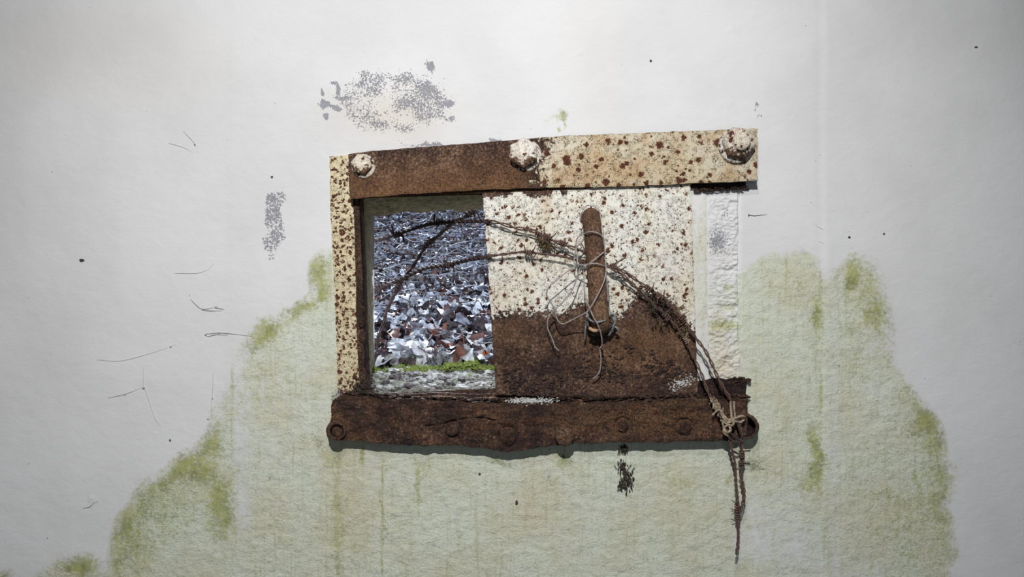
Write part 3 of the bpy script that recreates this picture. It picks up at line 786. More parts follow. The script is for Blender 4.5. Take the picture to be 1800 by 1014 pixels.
def hex_bolt(cx, cy, d0, R0, hgt, rot, parent, dome=.35, neck=None, mat=None, washer=None, seed=0, mask=(0.1, 0, .1)):
    """hexagonal head standing out from the bar; washer as a sub-part"""
    rnd = random.Random(seed)
    base = W(cx, cy, d0)
    n = 36; rings = []
    prof = [(1.0, 0.0), (1.0, .70), (.97, .80), (.88, .92), (.80, .97), (.60, 1.0), (.3, 1.0 + dome * .12), (0.05, 1.0 + dome * .15)]
    if neck: prof = prof[:5] + [(.62, .97), (.56, 1.0), (.55, 1.0 + neck), (.45, 1.06 + neck), (.2, 1.09 + neck), (.05, 1.09 + neck)]
    v = []; f = []
    for (rr, hh) in prof:
        for j in range(n):
            a = 2 * math.pi * j / n
            hexr = math.cos(math.pi / 6) / math.cos(((a + math.radians(rot)) % (math.pi / 3)) - math.pi / 6)
            t = min(1, max(0, (rr - .62) / .3))
            q = R0 * rr * (hexr * t + (1 - t) * .93) * (1 + rnd.uniform(-.012, .012))
            v.append((base.x + q * math.cos(a), base.y - hgt * hh + rnd.uniform(-.0003, .0003), base.z + q * math.sin(a)))
    m_ = len(prof)
    for i in range(m_ - 1):
        for j in range(n):
            f.append((i * n + j, i * n + (j + 1) % n, (i + 1) * n + (j + 1) % n, (i + 1) * n + j))
    f.append(tuple((m_ - 1) * n + j for j in range(n)))
    v = np.array(v)
    col = np.tile(np.array(mask, float), (len(v), 1))
    th = np.arctan2(v[:, 2] - base.z, v[:, 0] - base.x); rr = np.hypot(v[:, 2] - base.z, v[:, 0] - base.x) / R0
    col[:, 0] += .42 * (np.sin(th) < -.35) * (rr > .55) + .15 * (rr > .85)
    b = mesh_obj('bolt', v, f, mat or M_bolt, parent, True, col)
    for p in b.data.polygons: p.use_smooth = (p.index >= n * 4)
    if washer:
        wr, wh, dx, dz = washer
        v = []; f = []
        for (rr, hh) in [(1.0, 0), (1.0, .7), (.93, 1.0), (.5, 1.05)]:
            for j in range(n):
                a = 2 * math.pi * j / n
                q = wr * rr * (1 + rnd.uniform(-.015, .015))
                v.append((base.x + dx + q * math.cos(a), base.y + .0005 - wh * hh, base.z + dz + q * math.sin(a)))
        for i in range(3):
            for j in range(n):
                f.append((i * n + j, i * n + (j + 1) % n, (i + 1) * n + (j + 1) % n, (i + 1) * n + j))
        f.append(tuple(3 * n + j for j in range(n)))
        v = np.array(v)
        mesh_obj('washer', v, f, M_bolt, b, True, np.tile(np.array([.42, 0, .1]), (len(v), 1)), loc=None)
    return b
b1 = hex_bolt(637, 290, .031, .0185, .013, 12, rail, washer=(.0205, .003, 0.002, -.002), seed=1, mask=(.16, .6, .05)); b1['label'] = 'small chipped hexagonal bolt at the rusty left end'
b2 = hex_bolt(920, 271, .031, .0262, .019, 30, rail, washer=(.0275, .003, .004, -.002), seed=2, mask=(.14, .4, .05)); b2['label'] = 'middle white hexagonal bolt where the rust ends'
b3 = hex_bolt(1294, 254, .031, .0285, .026, 8, rail, neck=.32, washer=(.0300, .008, -.001, -.003), seed=3, mask=(.12, .4, .2)); b3['label'] = 'tall cream nut on a stud at the right end'
# painted-over rivet
m = MB(); c = W(1098, 266, .031)
v = []; f = []
for i, (rr, hh) in enumerate([(1, -.0005), (.93, .0012), (.6, .002), (.1, .0024)]):
    for j in range(24):
        a = j * math.pi / 12; v.append((c.x + .0135 * rr * math.cos(a), c.y - hh, c.z + .0135 * rr * math.sin(a)))
for i in range(3):
    for j in range(24): f.append((i * 24 + j, i * 24 + (j + 1) % 24, (i + 1) * 24 + (j + 1) % 24, (i + 1) * 24 + j))
f.append(tuple(72 + j for j in range(24)))
mesh_obj('rivet', np.array(v), f, M_paint_rail, rail, True, np.tile(np.array([.0, 0, .0]), (len(v), 1)))

# sliding shutter plate
sh = thing('shutter_plate', W(1045, 700, .014), 'square sliding steel plate, speckled white above, crusted rust below, with round handle', 'shutter plate')
def plate_rust(px, py):
    e = np.interp(px, [860, 880, 905, 930, 960, 985, 1005, 1020, 1040, 1060, 1090, 1110, 1125, 1150, 1175, 1200, 1212, 1230],
                  [556, 552, 545, 550, 546, 550, 540, 528, 535, 552, 556, 530, 515, 520, 525, 548, 570, 575])
    r = np.clip(.5 + (py - e) / 60, .02, 1.3)
    r = np.where(py > e + 30, 1.35, r)
    topband = np.clip(.5 + (346 - py) / 22, 0, 1.2) * sstep(1003, 992, px) * (1 - .9 * gauss(px, py, 910, 340, 12, 30)) * (1 - .9 * gauss(px, py, 978, 340, 9, 30))
    r = np.maximum(r, topband)
    r = np.maximum(r, .34 * gauss(px, py, 880, 520, 30, 40))
    r = np.maximum(r, .3 * np.exp(-((px - np.interp(py, [330, 690], [1217, 1228])) / 4) ** 2) * (py > 400) )
    r = np.where((px > 1205) & (py < 582), np.minimum(r, .4), r)
    return r
def plate_mask(px, py):
    r = plate_rust(px, py)
    lower = sstep(600, 670, py)
    g = np.where(py > 560, .55 * gauss(px, py, 1120, 610, 110, 55) + .3 * gauss(px, py, 900, 590, 40, 40), 0)
    b = .5 * gauss(px, py, 960, 360, 12, 28) * (fbm(px / 9, py / 9, 4) > -.2) + .14 * gauss(px, py, 920, 460, 70, 60) + .25 * gauss(px, py, 875, 520, 22, 40) + .18 * sstep(1120, 1215, px) * sstep(350, 480, py)
    b = np.where(py > 556, .70 * gauss(px, py, 960, 648, 85, 42) + .55 * gauss(px, py, 1165, 665, 55, 32) + .35 * gauss(px, py, 1120, 690, 120, 14) + .28 * gauss(px, py, 900, 570, 60, 30) + .3 * gauss(px, py, 1150, 590, 40, 22), b)
    return np.stack([r, g, b], -1)
def plate_rel(px, py):
    r = (plate_rust(px, py) > .6)
    low = sstep(590, 660, py)
    return r * (fbm(px / 9, py / 9, 81, 5) * (.0012 + .0010 * low) + .0008 + low * .0022 * np.clip(fbm(px / 34, py / 22, 82, 3), 0, 1)
                + low * np.abs(fbm(px / 16, py / 7, 83, 4)) * .003)
# the plate body
panel('plate', M_paint_plate, sh, [(848, 331), (1000, 326), (1214, 322)], [(873, 694), (1050, 700), (1227, 694)], 0.020, 0.0125, step=1.3, rag=1.0, ragends=1.6,
      relief=plate_rel, maskf=plate_mask, seed=17)
# loose crust scales along the bottom of the plate
m = MB()
for k in range(1000):
    px = random.uniform(885, 1215); py = random.gauss(655, 22)
    if py > 694 or py < 600: continue
    if vnoise(np.array([px / 30]), np.array([py / 22]), 91)[0] < .48: continue
    blob(m, W(px, py, .0205 + random.uniform(0, .002)), random.uniform(.0008, .0024), (1.5, .8, .9), .45, 4, 6)
o = m.build('rust_scale', M_crust, sh); o['kind'] = 'stuff'
m = MB()
for k in range(170):
    px = 1200 + random.gauss(0, 12); py = 672 + (px - 1200) * -.35 + random.gauss(0, 6)
    if px > 1222 or py > 692: continue
    blob(m, W(px, py, .0225), random.uniform(.0004, .0013), (1.3, .6, 1), .45, 3, 5)
for k in range(420):
    blob(m, W(random.triangular(885, 985, 925), 704 + random.gauss(0, 2.6), .0325), random.uniform(.0004, .0014), (1.5, .8, .8), .45, 3, 5)
o = m.build('lime_speck', M_paint_fleck, sh); o['kind'] = 'stuff'

# handle: round bar bent back to the plate at both ends
hp = [W(1038, 388, .018), W(1038, 382, .034), W(1039, 381, .048), W(1040.5, 392, .056), W(1044, 425, .060), W(1048, 470, .062), W(1051, 520, .062), W(1053.5, 552, .060), W(1055, 568, .052), W(1055.5, 573, .038), W(1055.5, 572, .018)]
path = spline(hp, .003)
m = MB()
seedn = [random.random() for _ in range(400)]
tube(m, path, .0158, 28, rfun=lambda t, i: (.93 + .12 * t) * (1 + .018 * (seedn[i % 400] - .5)))
hd = m.build('handle', M_rust_bar, sh); hd['label'] = 'upright round rusty bar handle'
at = hd.data.color_attributes.new('mask', 'FLOAT_COLOR', 'POINT')
at.data.foreach_set('color', np.tile([.62, 0, 0, 1], len(hd.data.vertices)))
# collar and stub at the bottom of the handle
m = MB()
for (cx, cy, dd, rr, tr) in [(1054, 560, .050, .0185, .0022), (1054, 569, .046, .0195, .0026), (1055, 582, .030, .0175, .003)]:
    c = W(cx, cy, dd); ring = []
    for j in range(25):
        a = 2 * math.pi * j / 24
        ring.append(Vector((c.x + rr * math.cos(a), c.y - rr * .55 * math.sin(a) * 1.0, c.z - rr * .45 * math.sin(a) - .002 * math.cos(a * 2))))
    tube(m, ring, tr, 6, cap=False)
m.build('collar', M_wire_dark, hd)
m = MB(); blob(m, W(1056, 577, .030), .019, (1, .9, .85), .06, 8, 14)
m.build('hollow_shade', M_black, sh)  # near-black blob, painted shade of the hollow under the bend

# ------------------------------------------------------------------ bottom rail
br = thing('bottom_rail', W(950, 780, 0), 'heavily rusted steel channel below the opening with pipe stubs at its ends', 'bottom rail')
def br_mask(px, py):
    R_ = .15 + .6 * gauss(px, py, 1150, 740, 110, 28) + .35 * gauss(px, py, 620, 745, 40, 30) + .3 * sstep(.15, .4, fbm(px / 30, py / 15, 7)) + .3 * gauss(px, py, 990, 740, 40, 20)
    G_ = .35 + .35 * fbm(px / 45, py / 18, 8) - .3 * gauss(px, py, 1150, 740, 110, 30)
    B_ = .75 * gauss(px, py, 935, 703, 42, 5) + .4 * gauss(px, py, 1120, 701, 20, 3) + .12 * (fbm(px / 40, py / 10, 5) > .4)
    return np.clip(np.stack([R_ * 1.45, G_, B_ * .8], -1), 0, 1)
BT = [(584, 702), (600, 694), (625, 695), (700, 701), (790, 704), (870, 707), (880, 707), (1000, 707), (1120, 703), (1228, 699), (1314, 701)]
BB = [(579, 760), (592, 772), (640, 777), (700, 782), (800, 784), (850, 788), (893, 796), (930, 790), (972, 782), (1050, 778), (1180, 777), (1240, 776), (1296, 773), (1314, 764)]
ringc = [(795, 755, 14), (893, 768, 17), (1095, 748, 13), (1203, 752, 15)]
def br_rel(px, py):
    h = fbm(px / 12, py / 10, 101, 5) * .0030 + fbm(px / 40, py / 20, 102, 3) * .0026
    lay = fbm(px / 34, py / 14, 103, 4)
    h = h + .0016 * sstep(.08, .14, lay) + .0013 * sstep(.32, .38, lay)
    for cx, cy, r in ringc:
        q = np.hypot(px - cx, (py - cy) * 1.0)
        h = h - .005 * np.exp(-((q - r) / 2.2) ** 2) + .0012 * (q < r - 3)
    crackl = py - (742 + 7 * np.sin(px / 28.0)) ; h = h - .004 * np.exp(-(crackl / 1.6) ** 2) * (px > 745) * (px < 870)
    return h
panel('front_flange', M_rust, br, BT, BB, 0.031, 0.0, step=1.3, rag=3.2, ragends=3, relief=br_rel, maskf=br_mask, seed=18)
panel('back_flange', M_rust, br, [(606, 696), (650, 694), (700, 692), (760, 691), (840, 694), (870, 692), (1000, 690), (1120, 688), (1200, 672), (1240, 668), (1280, 666), (1313, 667)],
      [(606, 720), (1100, 722), (1313, 722)], 0.0115, 0.0, step=1.5, rag=2.6, ragends=4, seed=19, relief=lambda px, py: fbm(px / 12, py / 9, 111, 5) * .002 - .003 * np.exp(-((py - 682 - 2 * np.sin(px / 9)) / 2) ** 2) * (px > 1225),
      maskf=lambda px, py: np.stack([.05 + 0 * px, .55 - .4 * (px < 870) + 0 * px, .1 * (px < 1000) + 0 * px], -1))
# loose crust along the upper lip of the rail
m = MB()
for k in range(600):
    px = random.uniform(606, 1312)
    y0 = float(interp(BT, px))
    blob(m, W(px, y0 - random.uniform(-2, 7), random.uniform(.012, .030)), random.uniform(.0015, .0042), (1.8, 1, .6), .45, 4, 6)
o = m.build('rust_scale', M_rust, br); o['kind'] = 'stuff'
m = MB()   # torn lip at the far right end
for k in range(26):
    px = random.uniform(1290, 1318)
    blob(m, W(px, 668 + random.uniform(-5, 4), .012), random.uniform(.0015, .003), (1.5, 1, .8), .5, 4, 6)
m.build('rust_crust', M_rust, br)

def pipe(cx, cy, d0, d1, ro, ri, tilt, parent, name, mat=M_rust, label=None, maskc=(.5, .1, .05)):
    c0 = W(cx - tilt[0], cy - tilt[1], d0); c1 = W(cx, cy, d1)
    ax = (c1 - c0).normalized(); n1 = ax.orthogonal().normalized(); n2 = ax.cross(n1)
    n = 32; v = []; f = []
    L = (c1 - c0).length
    prof = [(ro * 1.05, 0), (ro * 1.0, .4), (ro * .98, .8), (ro * 1.02, .96), (ro * .97, 1.0), ((ro + ri) / 2, 1.02), (ri, .98), (ri * .95, .8), (ri * .92, .25), (.0005, .22)]
    rr = random.Random(int(cx))
    jit = [rr.uniform(-.05, .05) for _ in range(n)]
    for i, (q, t) in enumerate(prof):
        for j in range(n):
            a = 2 * math.pi * j / n; w = q * (1 + jit[j] * (.8 if i < 8 else .3) + rr.uniform(-.025, .025))
            v.append(c0 + ax * L * t + (n1 * math.cos(a) + n2 * math.sin(a)) * w)
    for i in range(len(prof) - 1):
        for j in range(n):
            f.append((i * n + j, i * n + (j + 1) % n, (i + 1) * n + (j + 1) % n, (i + 1) * n + j))
    v = np.array([tuple(q) for q in v])
    col = np.tile(np.array(maskc, float), (len(v), 1)); col[6 * n:] = (0, 1.2, 0)  # bore blackened in the mask, shade inside the pipe
    o = mesh_obj(name, v, f, mat, parent, True, col)
    if label: o['label'] = label
    return o
pipe(592, 757, .004, .040, .0158, .0100, (2, 1), br, 'pipe_stub', label='short hollow pipe end at the left end of the rail', maskc=(.55, .05, .12))
pipe(1310, 750, .002, .034, .0205, .0165, (-1, 2), br, 'pipe_stub', label='wide hollow pipe end at the right end of the rail', maskc=(.5, .1, .0))
# worn bolt stump in the middle
m = MB()
c = W(992, 765, .030)
n = 24; v = []; f = []
for i, (q, hh) in enumerate([(1.15, -.004), (1.0, .006), (.95, .012), (.82, .017), (.5, .0195), (.05, .020)]):
    for j in range(n):
        a = 2 * math.pi * j / n; w = .0165 * q * (1 + random.uniform(-.07, .07))
        v.append((c.x + w * math.cos(a), c.y - hh - random.uniform(0, .0015), c.z + w * math.sin(a)))
for i in range(5):
    for j in range(n): f.append((i * n + j, i * n + (j + 1) % n, (i + 1) * n + (j + 1) % n, (i + 1) * n + j))
o = mesh_obj('bolt_stump', np.array(v), f, M_rust, br, True, np.tile(np.array([.8, .1, .32]), (len(v), 1)))
o['label'] = 'crumbling orange bolt stump near the middle'
for cx, cy, r in ringc:
    c = W(cx, cy, .0315); v = []; f = []
    for i, (q, hh) in enumerate([(1, -.003), (.93, .0015), (.6, .003), (.05, .0032)]):
        for j in range(n):
            a = 2 * math.pi * j / n; w = (r - 4) / 1000 * q * (1 + random.uniform(-.05, .05))
            v.append((c.x + w * math.cos(a), c.y - hh + random.uniform(-.0006, .0006), c.z + w * math.sin(a)))
    for i in range(3):
        for j in range(n): f.append((i * n + j, i * n + (j + 1) % n, (i + 1) * n + (j + 1) % n, (i + 1) * n + j))
    mesh_obj('rivet', np.array(v), f, M_rust, br, True, np.tile(np.array([.25, .3, .0]), (len(v), 1)))

# ------------------------------------------------------------------ barbed wires
def barb(center, direction, parent, mat, s=1.0, points=4, seed=0, dirs=None):
    r = random.Random(seed); m = MB()
    t = Vector(direction).normalized(); n = t.orthogonal().normalized(); b = t.cross(n)
    c = Vector(center)
    coil = []
    turns = 3.2; Lc = .013 * s
    for i in range(40):
        u = i / 39; a = u * turns * 2 * math.pi
        coil.append(c + t * (u - .5) * Lc + (n * math.cos(a) + b * math.sin(a)) * .0042 * s)
    tube(m, coil, .0014 * s, 5)
    if dirs is None:
        dirs = []
        for k in range(points):
            a = r.uniform(-1.1, 1.1) + (math.pi if k % 2 else 0) + math.pi / 2
            dirs.append((math.cos(a), r.uniform(-.5, .1), math.sin(a)))
    for k, dv in enumerate(dirs):
        q = Vector(dv).normalized()
        p0 = c + t * (Lc * (.45 if k % 2 else -.45)) + Vector((0, -.002 * s, 0))
        tube(m, [p0, p0 + q * .007 * s, p0 + q * .015 * s], .0013 * s, 5, rfun=lambda u, i: 1.1 - .55 * u)
    return m.build('barb', mat, parent)

def wire_thing(label, pts, parts, barbs, mat, r=.0017, off=.0016, pitch=.03, seed=1, knot=None):
    loc = tuple(W(*pts[-1]))
    th = thing('barbed_wire', loc, label, 'barbed wire', None)
    for (nm, a, b, mt, k) in parts:
        m = MB(); twist(m, [W(*p) for p in pts[a:b + 1]], r * k, off * k, pitch, phase=a)
        m.build(nm, mt, th)
    for i, (px, py, dd, dx, dy, s, mt, dirs) in enumerate(barbs):
        barb(W(px, py, dd), (dx, 0, -dy), th, mt, s, seed=seed * 10 + i, dirs=dirs)
    return th

A = [(520, 462, -.60), (600, 442, -.42), (651, 425, -.32), (683, 416, -.27), (717, 405, -.22), (749, 395, -.16), (778, 391, -.11), (812, 389, -.05), (845, 388, .012), (862, 389, .030), (882, 393, .036),
     (905, 400, .038), (935, 405, .040), (960, 417, .042), (985, 428, .043), (1005, 435, .044), (1022, 441, .044), (1040, 450, .036), (1056, 460, .036), (1068, 467, .045), (1085, 472, .048), (1105, 482, .046), (1128, 499, .044),
     (1150, 514, .042), (1172, 530, .040), (1188, 548, .038), (1205, 568, .038), (1226, 598, .040), (1240, 617, .042), (1252, 641, .043), (1262, 664, .044), (1275, 687, .045), (1285, 706, .045), (1288, 730, .046)]
A2 = [(1288, 730, .046), (1296, 742, .048), (1303, 758, .045), (1303, 780, .042), (1306, 805, .040), (1302, 830, .036), (1306, 852, .034), (1308, 872, .034), (1303, 892, .034), (1297, 908, .034)]
wa = thing('barbed_wire', tuple(W(1297, 908, .034)), 'upper barbed wire with the brown tuft, running from the opening behind the handle', 'barbed wire')
m = MB(); twist(m, [W(*p) for p in A[:10]], .0026, .0022, .035, rscale=lambda t: 1.25 - .45 * t); m.build('strand', M_wire_dark, wa)
m = MB(); twist(m, [W(*p) for p in A[9:19]], .00150, .0021, .048); m.build('strand', M_wire, wa)
m = MB(); twist(m, [W(*p) for p in A[18:]], .00145, .0018, .040); m.build('strand', M_wire, wa)
m = MB(); twist(m, [W(*p) for p in A2], .0017, .0016, .022); m.build('strand', M_wire, wa)
for i, (px, py, dd, dx, dy, s, mt, dirs) in enumerate([
        (700, 411, -.245, 1, -.25, 1.5, M_wire_dark, None), (770, 391, -.12, 1, -.1, 1.2, M_wire_dark, None),
        (924, 404, .039, 1, .2, .6, M_wire, [(.15, -.2, 1)]), (946, 411, .041, 1, .4, .9, M_wire, [(.25, -.3, 1), (-.2, -.3, -1)]),
        (962, 417, .042, 1, .5, 1.05, M_wire, [(.0, -.2, 1), (.9, -.3, .9), (.3, -.2, -1)]), (990, 428, .043, 1, .4, 1.0, M_wire, [(-1, -.3, -.9), (-.8, -.3, -.5)]),
        (1140, 508, .044, 1, .7, 1.05, M_wire, [(-.9, -.3, -.1), (.2, -.3, .9)]), (1160, 522, .042, 1, .7, 1.1, M_wire, [(0, -.3, -1), (.1, -.3, 1), (.9, -.3, -.5)]),
        (1200, 562, .039, .6, .8, .9, M_wire, [(.9, -.3, .9), (-.6, -.2, -.3)]),
        (1304, 798, .041, .1, 1, .95, M_wire, [(1, -.2, .15), (-.8, -.2, .2), (1, -.3, .05)]), (1303, 812, .04, 0, 1, .7, M_wire, [(-.7, -.2, .8)])]):
    barb(W(px, py, dd), (dx, 0, -dy), wa, mt, s, seed=10 + i, dirs=dirs)
Bp = [(520, 560, -.62), (600, 530, -.45), (655, 510, -.34), (692, 496, -.28), (727, 480, -.22), (749, 471, -.18), (787, 465, -.11), (825, 456, -.03), (850, 453, .020), (862, 450, .032), (885, 447, .036),
      (915, 443, .038), (935, 444, .040), (960, 447, .041), (985, 450, .042), (1010, 456, .043), (1028, 462, .040), (1046, 464, .036), (1060, 464, .038), (1072, 470, .046), (1090, 480, .046), (1110, 497, .043),
      (1124, 512, .040), (1142, 528, .036), (1160, 545, .035), (1178, 562, .034), (1195, 582, .034), (1207, 604, .034), (1218, 626, .034), (1232, 655, .038), (1244, 688, .042), (1256, 712, .044), (1268, 735, .046)]
B2 = [(1268, 735, .046), (1275, 750, .048), (1281, 768, .046), (1286, 790, .043), (1292, 815, .040), (1294, 850, .036), (1297, 885, .034), (1297, 908, .034), (1298, 930, .034), (1297, 952, .034), (1294, 974, .034)]
wb = thing('barbed_wire', tuple(W(1294, 974, .034)), 'lower barbed wire across the middle of the plate, ending in the lowest hanging tip', 'barbed wire')
m = MB(); twist(m, [W(*p) for p in Bp[:9]], .0026, .0022, .035, rscale=lambda t: 1.25 - .45 * t); m.build('strand', M_wire_dark, wb)
m = MB(); twist(m, [W(*p) for p in Bp[8:19]], .00145, .0012, .034); m.build('strand', M_wire, wb)
m = MB(); twist(m, [W(*p) for p in Bp[18:]], .00140, .0018, .040); m.build('strand', M_wire, wb)
m = MB(); twist(m, [W(*p) for p in B2], .0016, .0013, .020); m.build('strand', M_wire, wb)
for i, (px, py, dd, dx, dy, s, mt, dirs) in enumerate([
        (672, 504, -.31, 1, -.4, 1.5, M_wire_dark, None), (790, 465, -.10, 1, -.1, 1.2, M_wire_dark, None), (858, 451, .030, 1, -.1, .8, M_wire_dark, [(.7, -.2, .6), (-.6, -.2, -.5)]),
        (930, 444, .040, 1, 0, 1.0, M_wire, [(-.2, -.2, 1), (.45, -.2, 1)]), (1024, 460, .042, 1, .1, .9, M_wire, [(-.1, -.2, .9), (.3, -.2, 1)]),
        (1078, 469, .046, 1, .3, .8, M_wire, [(1, -.2, .45), (1, -.2, .4)]),
        (1172, 556, .036, .7, .7, 1.0, M_wire, [(.9, -.3, .8), (-.9, -.2, -.2), (.3, -.2, -1)]), (1206, 598, .035, .5, .8, .8, M_wire_pale, [(.5, -.3, 1)]),
        (1296, 893, .034, 0, 1, .95, M_wire, [(-1, -.2, .9), (-1, -.2, .5)]), (1297, 906, .034, 0, 1, .8, M_wire, [(-.9, -.2, -.1)])]):
    barb(W(px, py, dd), (dx, 0, -dy), wb, mt, s, seed=40 + i, dirs=dirs)
# long single barb point right of the handle
m = MB(); tube(m, spline([W(1072, 466, .047), W(1085, 461, .05), W(1100, 452, .05)], .004), .0014, 5, rfun=lambda t, i: .8 + .5 * (i % 2)); m.build('barb', M_wire, wb)
Cp = [(838, 366, -.24), (826, 377, -.24), (797, 391, -.24), (768, 416, -.24), (751, 429, -.24), (736, 452, -.24), (721, 475, -.25), (704, 497, -.25), (692, 520, -.26), (681, 543, -.26), (674, 567, -.27), (666, 590, -.28), (658, 617, -.29), (646, 660, -.31)]
Cp = [(x, y, d - .035) for x, y, d in Cp]  # clear of the other wires
wc = thing('barbed_wire', tuple(W(*Cp[-1])), 'dark barbed wire slanting steeply down across the opening in front of the leaves', 'barbed wire')
m = MB(); twist(m, [W(*p) for p in Cp], .0028, .0022, .045, rscale=lambda t: 1.0 - .25 * t); m.build('strand', M_wire_dark, wc)
for i, (px, py, dx, dy, s, dirs) in enumerate([(830, 373, 1, -.8, 1.7, None), (753, 427, -.6, .8, 1.5, [(1, -.2, .6), (1, -.1, .45)]), (700, 503, -.5, .8, 1.4, [(-1, -.2, -.2), (.4, -.2, .8)]), (664, 598, -.3, 1, 1.1, None)]):
    barb(W(px, py, -.275), (dx, 0, -dy), wc, M_wire_dark, s, seed=70 + i, dirs=dirs)

# knot of crusted wire ends on the bottom rail
kn = thing('wire_knot', tuple(W(1280, 775, .045)), 'pale crusted knot of tie wire at the right end of the bottom rail', 'wire knot')
loops = [[(1266, 722, .048), (1272, 730, .052), (1280, 738, .054), (1292, 735, .054), (1304, 731, .052), (1310, 733, .046)],
         [(1252, 730, .044), (1260, 722, .050), (1266, 720, .052), (1270, 732, .054), (1278, 742, .055), (1290, 740, .055), (1300, 742, .050), (1308, 738, .044)],
         [(1268, 738, .050), (1276, 744, .054), (1286, 748, .056), (1290, 742, .056), (1286, 734, .056), (1284, 706, .047)],
         [(1270, 742, .050), (1272, 752, .054), (1278, 760, .056), (1284, 756, .056), (1281, 748, .054), (1274, 750, .055), (1272, 760, .053), (1280, 766, .052)],
         [(1282, 760, .053), (1290, 766, .054), (1300, 774, .050), (1306, 778, .044)], [(1280, 768, .050), (1290, 776, .052), (1300, 778, .050), (1303, 770, .046)],
         [(1294, 740, .052), (1300, 756, .050), (1304, 770, .046)], [(1290, 705, .046), (1291, 722, .048), (1293, 738, .052)]]
for i, lp in enumerate(loops):
    m = MB(); tube(m, spline([W(*p) for p in lp], .002), .0021 if i < 4 else .0016, 6, rfun=lambda t, i: .8 + .45 * seedn[(i * 7) % 400])
    m.build('tie_wire', M_wire_pale if i in (0, 1, 2, 3, 7) else M_wire_dark, kn)
m = MB()
for k in range(90):
    q = random.random()
    blob(m, W(1252 + 22 * q + random.gauss(0, 3.5), 702 + 34 * q + random.gauss(0, 3), .044 + random.uniform(0, .005)), random.uniform(.0008, .0019), (1.0, .8, 1.5), .6, 4, 5)
m.build('crust', M_wire_pale, kn)

# thin binding wire wrapped round the handle
bw = thing('binding_wire', tuple(W(1042, 667, .03)), 'thin grey wire wound loosely round the handle with long curled free ends', 'wire')
TW = [[(1021, 388, .060), (1022, 376, .066), (1027, 366, .066), (1033, 361, .062), (1042, 362, .062), (1051, 367, .064), (1056, 379, .066), (1057, 392, .068), (1060, 404, .070), (1062, 424, .070), (1063.5, 444, .072), (1065, 468, .074), (1067, 500, .074), (1069, 530, .070)],
      [(1020, 403, .060), (1026, 411, .066), (1032, 408.5, .078), (1040, 407, .081), (1050, 409.5, .080), (1058, 415, .074), (1062, 426, .066), (1063, 440, .060)],
      [(1027, 411, .066), (1025, 422, .062), (1015, 432, .060), (1011.5, 441, .060), (1010, 452, .058), (1009, 462, .058), (1014, 465, .064), (1031, 465, .080), (1044, 463, .084), (1054, 464.5, .083), (1063, 468, .075), (1070, 471, .062)],
      [(1022, 411, .062), (1014, 420, .060), (1012.7, 433, .060), (1014.5, 446, .060), (1015, 464, .062), (1012, 467, .062), (1000, 475, .064), (981, 490, .066), (965, 504, .066), (961, 518, .064), (969, 532, .062), (975, 545, .060), (980, 562, .058), (989, 569.5, .058), (1006, 562, .064), (1022, 554, .076), (1034, 546, .084), (1046, 527, .086), (1056, 508, .084), (1063, 490, .078), (1065.5, 474, .076), (1063.5, 452, .072)],
      [(1034, 465, .083), (1049, 453, .086), (1062, 443, .074)],
      [(1022, 466, .064), (1016, 482, .062), (1006, 509, .060), (991, 529, .058), (977, 543, .056), (966, 555, .054), (962, 569, .052), (964, 581, .050), (971, 596, .048), (975.5, 609, .046), (983, 617, .044)],
      [(1026, 478, .060), (1026.8, 503, .064), (1028.8, 521, .072), (1034.7, 537, .080), (1043, 557, .084), (1052, 573, .080), (1057, 590, .070), (1058.5, 607, .060), (1054.5, 612, .056), (1056.4, 630, .050), (1054.5, 651, .044), (1048, 661, .040), (1041.6, 666.5, .036)]]
for i, lp in enumerate(TW):
    m = MB(); tube(m, spline([W(*p) for p in lp], .003), .00115 if i else .0009, 6)
    m.build('wire_end' if i > 4 else 'wire_turn', M_binding, bw)
# tarnished twisted wire ends beside the foot of the handle
bt = thing('tarnished_wire', tuple(W(1075, 590, .03)), 'dark shiny wire remnants twisted round the foot of the handle', 'wire')
for i, lp in enumerate([[(1068, 500, .050), (1069, 525, .050), (1070, 545, .052), (1078, 558, .054), (1080, 568, .052), (1076, 577, .046), (1068, 584, .040)],
                        [(1066, 545, .056), (1072, 552, .060), (1079, 552, .058), (1082, 563, .054), (1078, 576, .046), (1070, 590, .038)],
                        [(1032, 550, .050), (1031, 562, .050), (1029, 580, .046), (1028, 597, .040)], [(1035, 548, .052), (1033, 560, .054), (1035, 574, .050), (1042, 582, .046), (1054, 586, .048), (1066, 580, .052), (1072, 568, .054)],
                        [(1076, 572, .046), (1084, 576, .046), (1088, 583, .042), (1083, 586, .036)], [(1030, 555, .060), (1040, 564, .072), (1052, 566, .076), (1064, 562, .070), (1072, 552, .058)]]):
    m = MB(); tube(m, spline([W(*p) for p in lp], .002), .0019 if i != 2 else .0014, 6, rfun=lambda t, i: .8 + .4 * seedn[(i * 3) % 400])
    m.build('wire_turn', M_binding_dark, bt)
m = MB(); tube(m, spline([W(1036, 577, .060), W(1044, 581, .064), W(1056, 579, .062)], .002), .0030, 8); m.build('sleeve', simple('tan_sleeve', (.35, .16, .07), (.6, .42, .28), 200), bt)

